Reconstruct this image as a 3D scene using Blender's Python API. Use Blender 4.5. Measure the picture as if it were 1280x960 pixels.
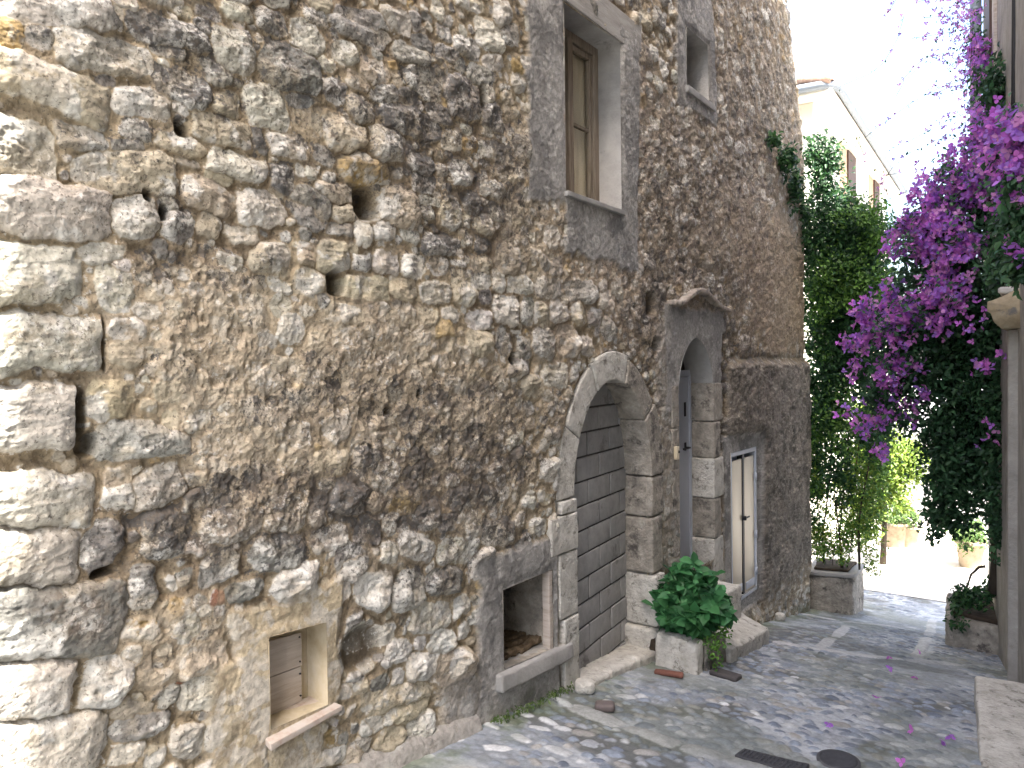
import bpy, math, random
import numpy as np
from mathutils import Vector, Matrix
rad = math.radians
random.seed(7); RNG = np.random.RandomState(11)
S = bpy.context.scene
for o in list(bpy.data.objects): bpy.data.objects.remove(o)

# ------------------------------------------------------------------ camera, sky, sun, exposure
WX, CZ, F = -2.4, 1.65, 925.0          # x of the old wall, eye height, focal length in photo pixels
def basis():
    psi, p, ro = rad(37.05), rad(1.25), rad(.8)
    fh = (-math.sin(psi), math.cos(psi), 0); R0 = (math.cos(psi), math.sin(psi), 0)
    f = (fh[0]*math.cos(p), fh[1]*math.cos(p), -math.sin(p))
    U0 = (fh[0]*math.sin(p), fh[1]*math.sin(p), math.cos(p))
    up = [math.cos(ro)*a+math.sin(ro)*b for a, b in zip(U0, R0)]
    rt = [math.cos(ro)*b-math.sin(ro)*a for a, b in zip(U0, R0)]
    return Vector(f), Vector(rt), Vector(up)
CF, CR, CU = basis()
cd = bpy.data.cameras.new('camera'); cam = bpy.data.objects.new('camera', cd)
S.collection.objects.link(cam); S.camera = cam
cam.matrix_world = Matrix(((CR[0], CU[0], -CF[0], 0), (CR[1], CU[1], -CF[1], 0), (CR[2], CU[2], -CF[2], CZ), (0, 0, 0, 1)))
cd.sensor_width = 36; cd.lens = F/1280*36; cd.clip_start = .05; cd.clip_end = 2000
SUN_EL, SUN_H = rad(62), Vector((1, -.82, 0)).normalized()
SUND = Vector((SUN_H.x*math.cos(SUN_EL), SUN_H.y*math.cos(SUN_EL), math.sin(SUN_EL)))
w = bpy.data.worlds.new('World'); S.world = w; w.use_nodes = True
nt = w.node_tree; bg = nt.nodes['Background']; sk = nt.nodes.new('ShaderNodeTexSky')
sk.sky_type = 'NISHITA'; sk.sun_disc = False; sk.sun_elevation = SUN_EL
sk.sun_rotation = math.atan2(SUND.x, SUND.y); sk.dust_density = 5; sk.air_density = 1.0
nt.links.new(sk.outputs[0], bg.inputs[0]); bg.inputs[1].default_value = .15
sl = bpy.data.lights.new('sun', 'SUN'); sl.energy = 4.4; sl.angle = rad(.5); sl.color = (1, .97, .92)
so = bpy.data.objects.new('sun', sl); S.collection.objects.link(so)
so.rotation_euler = SUND.to_track_quat('Z', 'Y').to_euler()
S.view_settings.view_transform = 'Standard'; S.view_settings.look = 'None'
S.view_settings.exposure = 2.62; S.view_settings.gamma = 1

def ray(u, v): return CF + CR*((u-640)/F) + CU*((480-v)/F)
def W(u, v, x=WX):                      # photo pixel -> (along, height) on a vertical plane parallel to the street
    d = ray(u, v); k = x/d[0]; return d[1]*k, CZ+d[2]*k
def Y(u, v, y):                         # photo pixel -> point on a vertical plane across the street
    d = ray(u, v); k = y/d[1]; return Vector((d[0]*k, y, CZ+d[2]*k))
GY = np.array([-60, -4, 0, 1.2, 2.2, 2.87, 3.78, 4.62, 5.9, 7.24, 8.76, 9.3, 10.2, 11.5, 14, 400.])
GZ = np.array([.25, .25, .09, 0, -.09, -.163, -.266, -.4, -.61, -.863, -1.172, -1.27, -1.4, -1.48, -1.5, -1.5])
_gy = np.linspace(-60, 400, 46001); _gz = np.interp(_gy, GY, GZ); _k = np.ones(60)/60.; _gs = np.convolve(np.pad(_gz, 30, 'edge'), _k, 'same')[30:-30]
def G(y): return np.interp(y, _gy, _gs)
def Gp(u, v):                           # photo pixel -> point on the street
    d = ray(u, v); k = 3.
    for _ in range(40): k = .5*k+.5*((float(G(d[1]*k))-CZ)/d[2])
    return d[0]*k, d[1]*k

# ------------------------------------------------------------------ helpers
def link(name, me, mat=None, parent=None, smooth=True):
    o = bpy.data.objects.new(name, me); S.collection.objects.link(o)
    if mat is not None: me.materials.append(mat)
    if parent is not None: o.parent = parent
    if smooth and len(me.polygons): me.polygons.foreach_set('use_smooth', [True]*len(me.polygons))
    return o
def tag(o, label=None, cat=None, group=None, kind=None):
    if label: o['label'] = label
    if cat: o['category'] = cat
    if group: o['group'] = group
    if kind: o['kind'] = kind
    return o
def empty(name, loc, label, cat, group=None):
    o = bpy.data.objects.new(name, None); S.collection.objects.link(o); o.location = loc; o.empty_display_size = .2
    return tag(o, label, cat, group)
def mesh_np(name, V, Fc, col=None, stain=None):
    V = np.asarray(V, dtype=np.float32).reshape(-1, 3); Fc = np.asarray(Fc, dtype=np.int32)
    me = bpy.data.meshes.new(name); me.vertices.add(len(V)); me.vertices.foreach_set('co', V.ravel())
    k = Fc.shape[1]; me.loops.add(Fc.size); me.loops.foreach_set('vertex_index', Fc.ravel())
    me.polygons.add(len(Fc)); me.polygons.foreach_set('loop_start', np.arange(0, Fc.size, k, dtype=np.int32))
    me.update(calc_edges=True); me.validate()
    if col is not None:
        a = me.color_attributes.new('Col', 'FLOAT_COLOR', 'POINT')
        c = np.ones((len(V), 4), np.float32); c[:, :3] = col; a.data.foreach_set('color', c.ravel())
    if stain is not None:
        a = me.color_attributes.new('Stain', 'FLOAT_COLOR', 'POINT'); c = np.zeros((len(V), 4), np.float32); c[:, :3] = stain; a.data.foreach_set('color', c.ravel())
    return me
def hsh(ix, iy, iz, seed):
    with np.errstate(over='ignore'):
        h = ix.astype(np.uint32)*np.uint32(374761393)+iy.astype(np.uint32)*np.uint32(668265263)+iz.astype(np.uint32)*np.uint32(2246822519)+np.uint32((seed*2654435761) & 0xffffffff)
        h = (h ^ (h >> np.uint32(13)))*np.uint32(1274126177); h ^= h >> np.uint32(16)
        h = h*np.uint32(2246822519); h ^= h >> np.uint32(15)
    return (h & np.uint32(0xffffff)).astype(np.float32)/np.float32(0xffffff)
def vn2(x, y, seed=0):
    xf = np.floor(x); yf = np.floor(y); fx = (x-xf).astype(np.float32); fy = (y-yf).astype(np.float32)
    xi = xf.astype(np.int64); yi = yf.astype(np.int64); z = np.zeros_like(xi)
    fx = fx*fx*(3-2*fx); fy = fy*fy*(3-2*fy)
    a = hsh(xi, yi, z, seed); b = hsh(xi+1, yi, z, seed); c = hsh(xi, yi+1, z, seed); d = hsh(xi+1, yi+1, z, seed)
    return (a*(1-fx)+b*fx)*(1-fy)+(c*(1-fx)+d*fx)*fy
def fbm(x, y, f, o=4, seed=0, g=.5):       # about 0..1, mean .5
    r = 0; a = 1; s = 0
    for i in range(o):
        r = r+a*vn2(x*f+i*17.3, y*f-i*9.1, seed+i); s += a; a *= g; f *= 2.07
    return r/s
def vn3(p, seed=0):
    pf = np.floor(p); f = p-pf; i = pf.astype(np.int64); f = f*f*(3-2*f); r = 0
    for dx in (0, 1):
        for dy in (0, 1):
            for dz in (0, 1):
                wgt = (f[:, 0] if dx else 1-f[:, 0])*(f[:, 1] if dy else 1-f[:, 1])*(f[:, 2] if dz else 1-f[:, 2])
                r = r+wgt*hsh(i[:, 0]+dx, i[:, 1]+dy, i[:, 2]+dz, seed)
    return r
def fbm3(p, f, o=3, seed=0):
    r = 0; a = 1; s = 0
    for i in range(o): r = r+a*vn3(p*f+i*7.7, seed+i); s += a; a *= .5; f *= 2.1
    return r/s
def ss(a, b, x): t = np.clip((x-a)/(b-a), 0, 1); return t*t*(3-2*t)
def mixc(c, d, m): return c*(1-m[..., None])+np.asarray(d, np.float32)*m[..., None]

# ------------------------------------------------------------------ materials
def new_mat(name):
    m = bpy.data.materials.new(name); m.use_nodes = True; t = m.node_tree; return m, t, t.nodes['Principled BSDF']
def mat_attr(name, rough=.92, bump=.35, scale=60, dist=.004, var=.35, spec=.25, sub=0):
    """colour from the mesh, broken up by fine noise, with a grainy bump"""
    m, t, p = new_mat(name); N = t.nodes.new; L = t.links.new
    at = N('ShaderNodeAttribute'); at.attribute_name = 'Col'
    tc = N('ShaderNodeTexCoord'); n1 = N('ShaderNodeTexNoise'); n1.inputs['Scale'].default_value = scale; n1.inputs['Detail'].default_value = 8; n1.inputs['Roughness'].default_value = .7
    L(tc.outputs['Object'], n1.inputs['Vector'])
    mr = N('ShaderNodeMapRange'); mr.inputs[1].default_value = .3; mr.inputs[2].default_value = .7; mr.inputs[3].default_value = 1-var; mr.inputs[4].default_value = 1+var*.8
    L(n1.outputs[0], mr.inputs[0])
    mx = N('ShaderNodeMix'); mx.data_type = 'RGBA'; mx.blend_type = 'MULTIPLY'; mx.inputs[0].default_value = 1
    L(at.outputs['Color'], mx.inputs[6]); cb = N('ShaderNodeCombineColor')
    for i in range(3): L(mr.outputs[0], cb.inputs[i])
    L(cb.outputs[0], mx.inputs[7]); L(mx.outputs[2], p.inputs['Base Color'])
    bp = N('ShaderNodeBump'); bp.inputs['Strength'].default_value = bump; bp.inputs['Distance'].default_value = dist
    L(n1.outputs[0], bp.inputs['Height']); L(bp.outputs[0], p.inputs['Normal'])
    p.inputs['Roughness'].default_value = rough; p.inputs['Specular IOR Level'].default_value = spec
    return m
def mat_noise(name, cols, scale=8, rough=.85, bump=.3, dist=.004, bscale=70, stretch=(1, 1, 1), spec=.3, metal=0, stain=None):
    m, t, p = new_mat(name); N = t.nodes.new; L = t.links.new
    tc = N('ShaderNodeTexCoord'); mp = N('ShaderNodeMapping'); mp.inputs['Scale'].default_value = stretch; L(tc.outputs['Object'], mp.inputs[0])
    n1 = N('ShaderNodeTexNoise'); n1.inputs['Scale'].default_value = scale; n1.inputs['Detail'].default_value = 9; n1.inputs['Roughness'].default_value = .68; L(mp.outputs[0], n1.inputs['Vector'])
    cr = N('ShaderNodeValToRGB'); e = cr.color_ramp.elements
    while len(e) < len(cols): e.new(.5)
    for i, c in enumerate(cols): e[i].position = .3+.4*i/max(1, len(cols)-1); e[i].color = (*c, 1)
    L(n1.outputs[0], cr.inputs[0]); out = cr.outputs[0]
    n2 = N('ShaderNodeTexNoise'); n2.inputs['Scale'].default_value = bscale; n2.inputs['Detail'].default_value = 6; L(mp.outputs[0], n2.inputs['Vector'])
    if stain:
        n3 = N('ShaderNodeTexNoise'); n3.inputs['Scale'].default_value = stain[1]; n3.inputs['Detail'].default_value = 7; n3.inputs['Roughness'].default_value = .75; L(tc.outputs['Object'], n3.inputs['Vector'])
        r3 = N('ShaderNodeMapRange'); r3.inputs[1].default_value = stain[2]; r3.inputs[2].default_value = stain[2]+.1; L(n3.outputs[0], r3.inputs[0])
        mx = N('ShaderNodeMix'); mx.data_type = 'RGBA'; L(r3.outputs[0], mx.inputs[0]); L(out, mx.inputs[6]); mx.inputs[7].default_value = (*stain[0], 1); out = mx.outputs[2]
    L(out, p.inputs['Base Color'])
    bp = N('ShaderNodeBump'); bp.inputs['Strength'].default_value = bump; bp.inputs['Distance'].default_value = dist; L(n2.outputs[0], bp.inputs['Height']); L(bp.outputs[0], p.inputs['Normal'])
    p.inputs['Roughness'].default_value = rough; p.inputs['Specular IOR Level'].default_value = spec; p.inputs['Metallic'].default_value = metal
    return m
def mat_leaf(name, rough=.45, trans=.35):
    m, t, p = new_mat(name); N = t.nodes.new; L = t.links.new
    at = N('ShaderNodeAttribute'); at.attribute_name = 'Col'; L(at.outputs['Color'], p.inputs['Base Color'])
    p.inputs['Roughness'].default_value = rough; p.inputs['Specular IOR Level'].default_value = .35
    tr = N('ShaderNodeBsdfTranslucent'); L(at.outputs['Color'], tr.inputs[0]); ms = N('ShaderNodeMixShader'); ms.inputs[0].default_value = trans
    L(p.outputs[0], ms.inputs[1]); L(tr.outputs[0], ms.inputs[2]); L(ms.outputs[0], t.nodes['Material Output'].inputs[0])
    return m
def mat_masonry():
    m, t, p = new_mat('old_masonry'); N = t.nodes.new; L = t.links.new
    def noise(sc, det=8, ro=.65, vec=None):
        n = N('ShaderNodeTexNoise'); n.inputs['Scale'].default_value = sc; n.inputs['Detail'].default_value = det; n.inputs['Roughness'].default_value = ro; L(vec or tc.outputs['Object'], n.inputs['Vector']); return n
    def mathn(op, a, b=None, c=None):
        n = N('ShaderNodeMath'); n.operation = op
        for i, v in enumerate((a, b, c)):
            if v is None: continue
            if isinstance(v, (int, float)): n.inputs[i].default_value = v
            else: L(v, n.inputs[i])
        return n.outputs[0]
    def mix(fac, a, b, mode='MIX'):
        n = N('ShaderNodeMix'); n.data_type = 'RGBA'; n.blend_type = mode
        for i, v in ((0, fac), (6, a), (7, b)):
            if isinstance(v, (int, float)): n.inputs[i].default_value = v
            elif isinstance(v, tuple): n.inputs[i].default_value = (*v, 1)
            else: L(v, n.inputs[i])
        return n.outputs[2]
    tc = N('ShaderNodeTexCoord'); at = N('ShaderNodeAttribute'); at.attribute_name = 'Col'; st = N('ShaderNodeAttribute'); st.attribute_name = 'Stain'
    sp = N('ShaderNodeSeparateColor'); L(st.outputs['Color'], sp.inputs[0])
    n1 = noise(42, 10, .72); n2 = noise(19, 10, .7); n3 = noise(75, 8, .7); n4 = noise(9, 8, .68)
    mr = N('ShaderNodeMapRange'); mr.inputs[1].default_value = .3; mr.inputs[2].default_value = .7; mr.inputs[3].default_value = .62; mr.inputs[4].default_value = 1.32; L(n1.outputs[0], mr.inputs[0])
    cb = N('ShaderNodeCombineColor'); [L(mr.outputs[0], cb.inputs[i]) for i in range(3)]
    c = mix(1., at.outputs['Color'], cb.outputs[0], 'MULTIPLY')
    # lichen crust, threshold falls where the stone is more stained
    def mask(nz, lvl, a, k, w):
        th = mathn('SUBTRACT', a, mathn('MULTIPLY', lvl, k)); d = mathn('SUBTRACT', nz, th); m_ = N('ShaderNodeMapRange'); m_.interpolation_type = 'SMOOTHSTEP'; m_.inputs[1].default_value = 0; m_.inputs[2].default_value = w; L(d, m_.inputs[0]); return m_.outputs[0]
    blend = mathn('ADD', mathn('MULTIPLY_ADD', n4.outputs[0], .3, mathn('MULTIPLY', n2.outputs[0], .4)), mathn('MULTIPLY', n1.outputs[0], .3))
    lic = mask(blend, sp.outputs[0], .64, .165, .03); c = mix(mathn('MULTIPLY', lic, .86), c, (.085, .083, .082))
    wht = mask(n1.outputs[0], sp.outputs[1], .72, .22, .05); c = mix(mathn('MULTIPLY', wht, .75), c, (.64, .62, .57))
    spk = mask(n3.outputs[0], sp.outputs[0], .62, .13, .05); c = mix(mathn('MULTIPLY', spk, .7), c, (.10, .085, .07)); pch = mask(n2.outputs[0], sp.outputs[2], .66, .16, .05); c = mix(mathn('MULTIPLY', pch, .5), c, (.17, .135, .10))
    L(c, p.inputs['Base Color'])
    vo = N('ShaderNodeTexVoronoi'); vo.inputs['Scale'].default_value = 26; wv = N('ShaderNodeVectorMath'); wv.operation = 'MULTIPLY_ADD'; L(n2.outputs['Color'], wv.inputs[0]); wv.inputs[1].default_value = (.06, .06, .06); L(tc.outputs['Object'], wv.inputs[2]); L(wv.outputs[0], vo.inputs['Vector'])
    h = mathn('ADD', mathn('MULTIPLY', n1.outputs[0], .75), mathn('MULTIPLY', vo.outputs['Distance'], .35)); h = mathn('SUBTRACT', h, mathn('MULTIPLY', lic, .05))
    bp = N('ShaderNodeBump'); bp.inputs['Strength'].default_value = .85; bp.inputs['Distance'].default_value = .014; L(h, bp.inputs['Height']); L(bp.outputs[0], p.inputs['Normal'])
    p.inputs['Roughness'].default_value = .93; p.inputs['Specular IOR Level'].default_value = .2; return m
M_WALL = mat_masonry()
M_STREET = mat_attr('cobbled_street', rough=.7, bump=.4, scale=50, dist=.003, var=.25, spec=.35)
M_ASHLAR = mat_noise('dressed_limestone', [(.33, .31, .265), (.50, .475, .42), (.62, .60, .54)], 13, .92, 1., .012, 55, stain=((.17, .155, .13), 11, .56))
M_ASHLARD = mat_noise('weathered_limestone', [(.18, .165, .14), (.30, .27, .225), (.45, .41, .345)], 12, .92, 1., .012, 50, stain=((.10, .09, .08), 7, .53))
M_CEMENT = mat_noise('grey_cement_render', [(.24, .23, .215), (.31, .30, .28), (.38, .365, .34)], 5, .93, .6, .006, 60, stain=((.17, .16, .15), 3, .62))
M_CREAM = mat_noise('cream_plaster', [(.36, .29, .18), (.46, .39, .27), (.52, .46, .35)], 7, .93, .5, .005, 30, stain=((.28, .24, .18), 6, .6))
M_BLOCK = mat_noise('concrete_block', [(.26, .255, .25), (.32, .315, .305), (.37, .36, .35)], 12, .93, .6, .004, 160, stain=((.14, .135, .13), 3, .6))
M_JOINT = mat_noise('block_mortar', [(.06, .057, .053), (.085, .08, .075)], 20, .95, .3)
M_GREYWOOD = mat_noise('weathered_wood', [(.14, .11, .08), (.23, .19, .145), (.31, .27, .22)], 9, .85, .5, .003, 40, stretch=(6, 6, .6))
M_PALEWOOD = mat_noise('bleached_boards', [(.36, .30, .24), (.47, .41, .35), (.55, .50, .44)], 7, .85, .4, .003, 40, stretch=(1, .7, 8), stain=((.3, .23, .17), 9, .62))
M_BROWNWOOD = mat_noise('brown_wood', [(.06, .035, .025), (.10, .06, .04)], 9, .6, .3, .002, 40, stretch=(6, 6, .6))
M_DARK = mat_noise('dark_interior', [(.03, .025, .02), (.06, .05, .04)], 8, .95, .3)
M_METAL = mat_noise('grey_painted_metal', [(.40, .43, .49), (.46, .49, .55)], 4, .5, .1, .001, 30, stain=((.2, .2, .22), 6, .66))
M_PANEL = mat_noise('cream_painted_metal', [(.50, .42, .28), (.56, .48, .33)], 2, .38, .05, .001, 20, spec=.5)
M_BLACK = mat_noise('black_metal', [(.012, .012, .015), (.025, .025, .028)], 12, .5, .1, metal=.0)
M_IRON = mat_noise('cast_iron', [(.03, .03, .035), (.06, .06, .065)], 30, .6, .5, .002, 90)
M_TERRA = mat_noise('terracotta', [(.30, .18, .13), (.42, .28, .21), (.50, .39, .32)], 12, .9, .5, .003, 50)
M_BRICKRED = mat_noise('red_brick', [(.13, .055, .04), (.20, .09, .065)], 18, .9, .5)
M_HOUSE = mat_noise('pale_yellow_render', [(.74, .69, .58), (.78, .74, .65)], 1.5, .9, .2)
M_ROUGH = mat_noise('roughcast', [(.23, .215, .19), (.31, .29, .26), (.38, .36, .325)], 5, .95, .9, .01, 45, stain=((.17, .15, .12), 2, .6))
M_PIPE = mat_noise('zinc_pipe', [(.20, .23, .26), (.27, .30, .33)], 5, .5, .1, .001, 30, metal=.2)
M_PAVE = mat_noise('sunlit_paving', [(.50, .46, .40), (.58, .54, .48), (.64, .60, .54)], 3, .9, .4, .006, 20)
M_EARTH = mat_noise('ground', [(.24, .235, .225), (.32, .315, .30)], 2, .95, .3)
M_STEM = mat_noise('vine_bark', [(.035, .028, .02), (.09, .07, .05)], 20, .9, .6, .003, 60, stretch=(1, 1, .3))
M_SOIL = mat_noise('soil', [(.03, .022, .015), (.07, .05, .035)], 20, .97, .8, .01, 40)
M_LEAF = mat_leaf('leaf'); M_BRACT = mat_leaf('bract', .6, .45)
M_CURTAIN = mat_noise('drawn_curtain', [(.62, .50, .35), (.74, .62, .46), (.8, .7, .56)], 3, .8, .4, .01, 12, stretch=(1, 3, .7))
def glass():
    m, t, p = new_mat('window_glass'); N = t.nodes.new; L = t.links.new; t.nodes.remove(p)
    tr = N('ShaderNodeBsdfTransparent'); tr.inputs[0].default_value = (.93, .94, .92, 1); gl = N('ShaderNodeBsdfGlossy'); gl.inputs['Roughness'].default_value = .04
    mx = N('ShaderNodeMixShader'); mx.inputs[0].default_value = .10; L(tr.outputs[0], mx.inputs[1]); L(gl.outputs[0], mx.inputs[2]); L(mx.outputs[0], t.nodes['Material Output'].inputs[0]); return m
M_GLASS = glass()

# ------------------------------------------------------------------ stone packing on a height field
class Pack:
    def __init__(s, T, Z, wt, wz):
        s.T, s.Z = T, Z; s.Tw, s.Zw = T+wt, Z+wz; s.t0 = T[:, 0]
        s.M1 = np.full(T.shape, 9., np.float32); s.M2 = s.M1.copy(); s.ID = np.full(T.shape, -1, np.int32); s.st = []
    def add(s, ct, cz, a, b, th=0, n=3., tone='c', h=1., jag=1.):
        if jag < .4: n = 8
        R = max(a, b)*1.25+.03
        c0, c1 = np.searchsorted(s.t0, ct-R), np.searchsorted(s.t0, ct+R)
        if c1-c0 < 1: return
        zz = s.Z[[c0, c1-1]]; r0 = min(np.searchsorted(zz[0], cz-R), np.searchsorted(zz[1], cz-R)); r1 = max(np.searchsorted(zz[0], cz+R), np.searchsorted(zz[1], cz+R))
        if r1-r0 < 1: return
        sl = (slice(c0, c1), slice(r0, r1)); dt = s.Tw[sl]-ct; dz = s.Zw[sl]-cz; c, q = math.cos(th), math.sin(th)
        x = dt*c+dz*q; y = -dt*q+dz*c; mn = min(a, b)
        m = ((np.abs(x/a)**n+np.abs(y/b)**n)**(1/n)-1)*mn
        K = 0 if jag < .4 else 7; ph0 = RNG.rand()*6.28
        for k in range(K):
            ph = ph0+6.283*k/K+RNG.uniform(-.3, .3); cp, sp = math.cos(ph), math.sin(ph)
            sup = ((a*abs(cp))**1.4+(b*abs(sp))**1.4)**(1/1.4)*(1+RNG.uniform(-.16, .04)*jag)
            m = np.maximum(m, x*cp+y*sp-sup)
        i = len(s.st); s.st.append((ct, cz, a, b, th, tone, h))
        m1, m2, idd = s.M1[sl], s.M2[sl], s.ID[sl]; win = m < m1
        s.M2[sl] = np.where(win, m1, np.minimum(m2, m)); s.M1[sl] = np.where(win, m, m1); s.ID[sl] = np.where(win, i, idd)
    def q(s, t, z):
        c = int(np.clip(np.searchsorted(s.t0, t), 0, len(s.t0)-1)); r = int(np.clip(np.searchsorted(s.Z[c], z), 0, s.Z.shape[1]-1)); return s.M1[c, r]

# ------------------------------------------------------------------ the old wall
# stones read off the photograph: x0 y0 x1 y1 thickness tone(height), in enlarged crops with offset/scale
STONES = """
@0 0 3.2
-90 5 500 70 125 w;500 80 855 180 120 d;195 165 655 265 150 w;-150 190 430 430 190 c;105 110 200 165 90 g;-90 90 100 140 140 o;430 390 690 430 105 w;610 320 850 390 150 d
860 180 1025 225 175 w;800 262 945 320 85 g;985 410 1155 445 185 w;855 395 975 430 90 c;755 480 1020 545 110 c;470 485 605 540 85 g;610 530 820 590 100 c;215 520 435 555 100 g;440 560 580 590 55 g
-150 545 225 610 225 w;275 665 745 705 170 c;815 630 1075 690 130 w;-250 790 445 850 225 w;450 870 635 870 160 w;640 880 790 930 140 d;740 770 950 820 135 c;955 815 1145 845 135 w;1022 560 1078 570 85 d;1090 580 1235 600 105 w
1080 710 1190 730 120 d;1030 60 1165 110 120 g;1180 140 1300 160 130 w;790 30 900 80 55 g;900 20 1020 60 90 w;1025 250 1290 300 170 d;1152 390 1260 410 45 d;1170 480 1300 500 105 c;1165 795 1330 850 150 g;705 640 820 670 35 c;830 705 950 740 45 c
1080 755 1150 790 45 c;800 885 900 940 95 c;915 920 1040 950 85 w;610 190 760 230 50 g;380 315 470 330 50 d;690 25 780 50 55 c;180 40 260 90 40 c;1040 -60 1180 -10 110 g;560 -60 740 -10 100 c;1230 60 1330 90 70 d
@350 0 3.2
205 30 520 120 60 g;405 55 520 105 110 w;200 90 450 170 75 g;205 200 320 230 85 w;325 260 440 290 95 c;450 200 600 230 85 g;520 150 610 180 70 d;620 200 715 230 75 g;505 310 660 350 125 g;660 375 810 395 170 g;355 360 470 380 75 d
465 390 550 400 75 d;265 310 350 330 85 c;170 340 270 385 120 d;272 430 380 450 100 g;395 440 640 530 120 d;580 435 685 460 75 g;170 510 335 560 130 c;350 555 500 605 135 w;52 480 170 500 105 c;752 290 860 320 95 g;805 460 900 480 105 g
640 560 725 570 90 w;725 580 790 590 70 o;785 600 860 610 65 w;850 610 920 620 85 d;672 695 775 705 98 W;800 735 835 745 85 w;525 730 625 740 75 g;500 650 620 670 75 g;492 595 550 605 45 d;240 665 440 700 120 o;140 755 300 775 85 c;205 850 325 862 65 c
185 910 285 920 55 g;40 830 195 860 140 g;392 820 565 850 160 c;285 920 370 950 85 w;372 920 460 940 85 w;470 930 550 950 65 w;635 830 730 860 130 c;737 820 810 822 85 d;560 795 640 810 45 w;567 855 620 857 65 w;727 880 765 892 55 c
820 840 900 860 65 g;897 850 980 870 75 c;772 895 850 902 75 c;850 30 930 70 105 w;772 120 890 155 125 w;690 170 800 210 85 g;810 235 890 260 70 w;622 110 690 140 65 g;700 0 820 30 60 c;705 262 750 280 65 g;880 120 960 150 90 g;890 380 940 400 60 c;870 690 970 700 60 c
@0 300 3.2
300 50 520 50 88 w;-250 135 330 140 250 w;-250 410 400 420 230 w;-250 715 325 710 265 w;390 165 545 200 190 w;430 365 590 360 110 c;430 460 600 470 95 c;350 640 540 650 170 C;370 800 770 810 150 g;660 505 790 510 140 d;440 110 540 90 60 W
640 180 700 190 90 w;750 210 820 215 100 w;850 260 1050 260 110 w;870 330 960 340 40 c;990 400 1040 405 50 c;880 80 990 100 70 w;1080 170 1180 190 60 c;1080 500 1200 500 70 w;800 830 1000 820 80 w;1120 890 1200 880 60 w;900 480 990 490 60 c;1130 640 1260 640 60 d
@350 300 3.2
65 52 150 60 105 c;152 60 280 70 125 c;282 80 380 90 75 d;370 90 465 95 98 w;470 100 580 105 98 W;587 110 675 115 75 c;680 95 750 100 28 W;857 70 965 75 115 c;557 25 715 30 85 g;250 180 440 200 100 c;432 185 535 195 100 c;540 205 680 215 88 w
682 185 790 200 145 c;792 235 850 235 55 d;847 280 960 285 125 w;962 280 1020 285 110 g;1077 285 1150 290 95 w;1160 290 1225 300 95 c;1230 305 1290 315 95 g;762 160 840 170 75 w;842 160 900 165 85 w;902 170 1020 190 75 w;1022 185 1130 200 85 g;1132 195 1270 215 85 g
640 300 720 310 65 w;742 320 845 320 78 W;480 275 540 290 65 w;545 300 630 310 75 c;1110 410 1200 420 135 c;1012 400 1100 420 120 g;1042 545 1145 540 95 w;862 400 920 410 110 d;940 425 1005 430 90 d;922 367 965 367 18 W;172 285 335 300 75 c;50 170 190 165 100 c;1202 420 1250 430 80 w
915 550 950 560 40 W;1070 510 1130 520 50 w;770 580 800 590 60 g;530 600 570 610 70 d;600 590 620 600 40 d;380 480 450 490 50 w;640 480 680 490 60 d;520 380 600 390 50 w;600 480 640 480 60 w;680 580 740 590 60 w;780 480 820 490 40 W;600 800 650 810 90 W;420 730 480 740 90 w;490 720 560 730 90 d
300 870 410 880 80 g;730 790 800 800 100 d;860 760 900 770 70 w;390 280 430 300 80 w
@420 600 2.6667
72 160 150 170 95 d;205 210 325 230 95 w;142 240 203 245 85 w;0 260 100 270 105 d;330 240 480 230 85 w;60 370 190 380 120 w;192 380 300 370 145 g;302 350 420 330 90 d;390 430 450 420 75 w;247 470 385 450 95 w;315 540 410 530 88 W;162 580 265 575 92 W;267 550 310 545 45 W;232 490 250 490 60 g
40 540 120 530 75 w;122 520 205 510 75 w;242 640 360 610 100 W;192 665 240 665 55 W;412 510 455 500 55 W;320 640 465 620 120 c;90 740 320 720 90 c;162 790 320 760 85 c;242 840 333 820 115 w;342 800 400 800 95 c;412 760 475 750 95 c;142 880 240 870 85 c;20 930 105 920 95 c;90 830 150 820 55 W
105 480 130 480 24 w;40 480 90 470 60 g;380 60 470 60 80 d;260 120 350 120 90 g;480 180 600 170 90 g;640 160 700 150 60 w;90 700 20 700 60 w;345 900 390 890 50 c;70 880 130 890 60 w
@0 600 2.6667
290 220 415 220 175 d;340 60 495 60 95 w;430 360 530 360 150 d;480 190 640 180 170 d;680 160 885 140 120 w;895 110 1025 110 130 w;1032 200 1165 200 95 w;1180 170 1270 170 85 g;842 250 1020 240 115 d;1130 290 1225 290 110 g;1032 95 1100 95 105 g;1110 68 1230 65 115 g;917 350 1065 330 140 w;415 500 530 490 65 o
560 420 630 410 80 o;705 400 760 400 55 r;637 435 710 430 45 W;570 683 625 683 16 r;275 680 440 670 180 w;420 580 470 590 65 w;597 730 720 710 120 w;452 660 580 640 55 c;562 880 700 870 100 w;370 920 500 890 65 W;370 840 580 800 75 g;480 930 555 910 85 c;600 620 770 580 120 c;1160 530 1240 510 75 w;1220 820 1290 810 55 w
-250 285 280 255 195 w;-250 500 415 460 275 d;-250 745 245 690 215 w;-250 940 360 870 200 w;-250 90 320 60 200 w;390 770 520 760 70 c;730 950 900 930 80 c;1150 700 1240 690 60 c;760 380 890 360 70 d;1050 930 1180 920 70 w;900 930 1020 900 70 w
"""
OPEN = {}   # openings: t0, t1, zlo(t), zhi(t)
def rect(name, t0, t1, z0, z1, z0b=None, z1b=None):
    z0b = z0 if z0b is None else z0b; z1b = z1 if z1b is None else z1b
    OPEN[name] = (t0, t1, lambda t: z0+(z0b-z0)*(t-t0)/(t1-t0), lambda t: z1+(z1b-z1)*(t-t0)/(t1-t0))
rect('window', 3.73, 4.41, 2.69, 3.80)
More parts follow.
